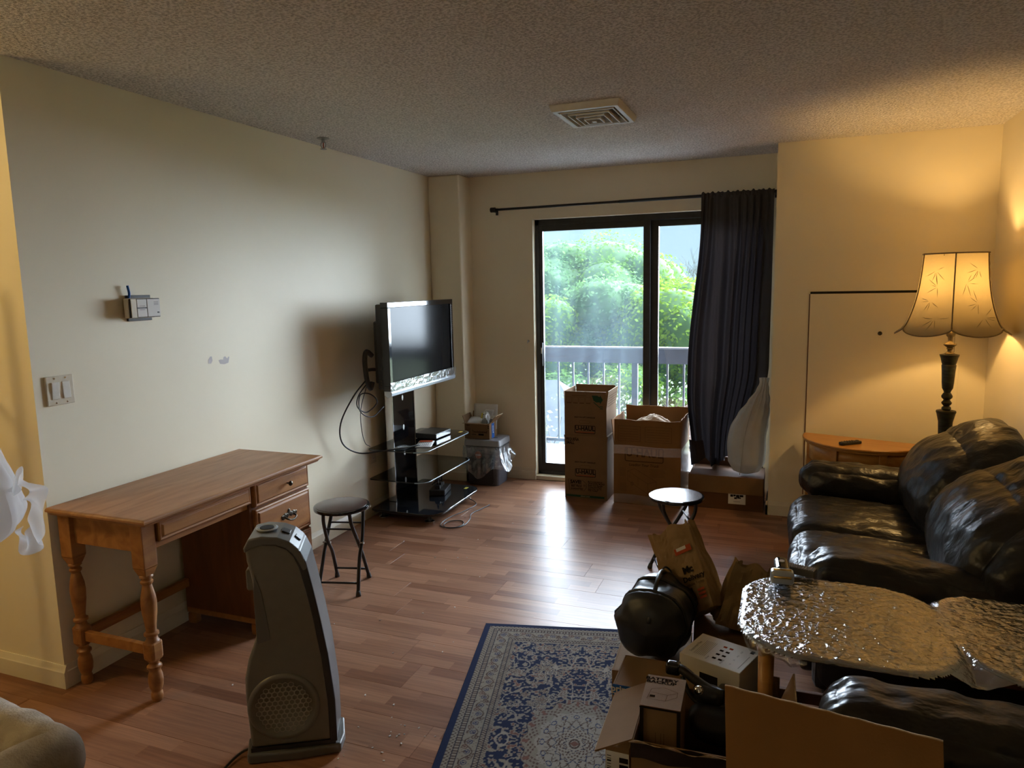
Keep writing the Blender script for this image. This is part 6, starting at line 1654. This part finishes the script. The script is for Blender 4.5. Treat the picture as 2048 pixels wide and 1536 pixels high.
# white printed box
wbx = thing('white_box', 'white printed product box lying tilted in the heap', 'box', (2.515, 2.235, .345), R(-20))
rbox('box_body', -.100, .100, -.082, .082, -.070, .060, M_['white_card'], wbx, .0015)
Tp = lambda x, y: frame((x, y, .0606), (0, 1, 0), (-1, 0, 0))
text('Supported Files', .0125, M_['ink_grey'], wbx, Tp(-.078, -.012), bold=.02)
text('Printer', .008, M_['ink_grey'], wbx, Tp(-.018, -.055), bold=.02)
text('POWER', .008, M_['ink_grey'], wbx, Tp(.030, -.052), bold=.02)
for k in range(7): MB().box(-.064+.0055*k, -.063+.0055*k, -.055, .045, .0603, .0605).build('printed_line', M_['ink_grey'], wbx)
for i in range(2):
    for j in range(4):
        MB().box(-.006+.020*i, .006+.020*i, -.050+.028*j, -.040+.028*j, .0603, .0606).build('pictogram', M_['ink_red'] if j == 3 else M_['ink'], wbx)
for (x_, s_) in ((.046, 'US'), (.050, 'UK'), (.050, 'AUS'), (.050, 'EUR')):
    k = ('US', 'UK', 'AUS', 'EUR').index(s_)
    text(s_, .008, M_['ink_grey'], wbx, Tp(.055, -.050+.030*k))
MB().box(.076, .088, .050, .068, .0603, .0606).build('pictogram', M_['ink'], wbx)
MB().box(.084, .0852, -.060, .030, .0603, .0606).build('printed_line', M_['ink_grey'], wbx)
MB().box(-.03, .03, -.0826, -.0821, -.045, .02).build('front_picture', M_['ink'], wbx)
MB().lathe([(.02, 0), (.02, .0006)], n=20, M=frame((.055, -.0821, -.01), (1,0,0), (0,0,1))).build('front_picture', M_['ink_grey'], wbx)
stp = carton('support_carton', 'plain carton under the white printed box', 'carton', (2.605, 2.305, .010), 0, .18, .16, .262, {}, 'card_dark', closed=True)

# black tripod head and straps lying in the open carton
trp = thing('tripod_mount', 'black camera tripod head with steel screw lying in the heap', 'tripod', (2.47, 2.03, .30))
MB().tube(bez([(2.385, 2.068, .415), (2.415, 2.066, .420), (2.455, 2.050, .405), (2.50, 2.035, .390), (2.545, 2.020, .388)], 5), .014, 10, rads=None).build('arm', M_['black_plastic'], trp, smooth=True, **W)
soft_box('clamp', (2.392, 2.070, .418), (.045, .036, .038), .010, M_['black_gloss'], trp, n=8, world=True)
soft_box('pan_base', (2.500, 2.030, .375), (.085, .05, .055), .020, M_['black_plastic'], trp, n=10, amp=.008, freq=24, world=True)
MB().lathe([(.012, 0), (.013, .006), (.009, .010), (.009, .014), (.005, .016)], n=16, M=frame((2.476, 2.000, .400), (1,0,0), (0,.6,.8))).build('steel_screw', M_['chrome'], trp, autos=50, **W)
MB().tube(bez([(2.42, 2.06, .40), (2.45, 2.03, .36), (2.50, 2.01, .345), (2.56, 2.015, .36)], 5), .007, 8).build('strap', M_['nylon'], trp, smooth=True, **W)
soft_box('pouch', (2.515, 1.975, .318), (.13, .10, .09), .035, M_['nylon'], trp, n=12, amp=.015, freq=14, world=True)

# torn-open carton on the near sofa, its flap leaning up
nc = thing('near_carton', 'large plain cardboard flap of a carton at the bottom right', 'carton', (2.80, 1.20, .47))
body = MB(); x0, x1, y0_, y1_, z0, z1 = 2.60, 2.975, .98, 1.335, .448, .585
for q in ((x0, x1, y0_, y0_+.006), (x0, x1, y1_-.006, y1_), (x0, x0+.006, y0_, y1_), (x1-.006, x1, y0_, y1_)): body.box(*q, z0, z1)
body.box(x0, x1, y0_, y1_, z0, z0+.006)
body.build('carton_body', M_['card2'], nc, **W)
def nflap(u, v):
    a = Vector((x0+.002, y1_-.003, z1)).lerp(Vector((x1-.002, y1_-.003, z1)), u)
    b = Vector((2.581, 1.526, .700)).lerp(Vector((2.985, 1.462, .700)), u)
    q = a.lerp(b, v); n_ = Vector((0, -.5, .85))
    return q + n_*(.006*math.sin(PI*v)*math.sin(PI*u)) + Vector((0, 0, .0008*math.sin(u*41)*v))
MB().grid(nflap, 40, 14).build('flap', M_['card2'], nc, solid=.005, **W)
MB().tube([nflap(i/40, 1) for i in range(41)], .0034, 5).build('cut_edge', M_['card_edge'], nc, smooth=True, **W)
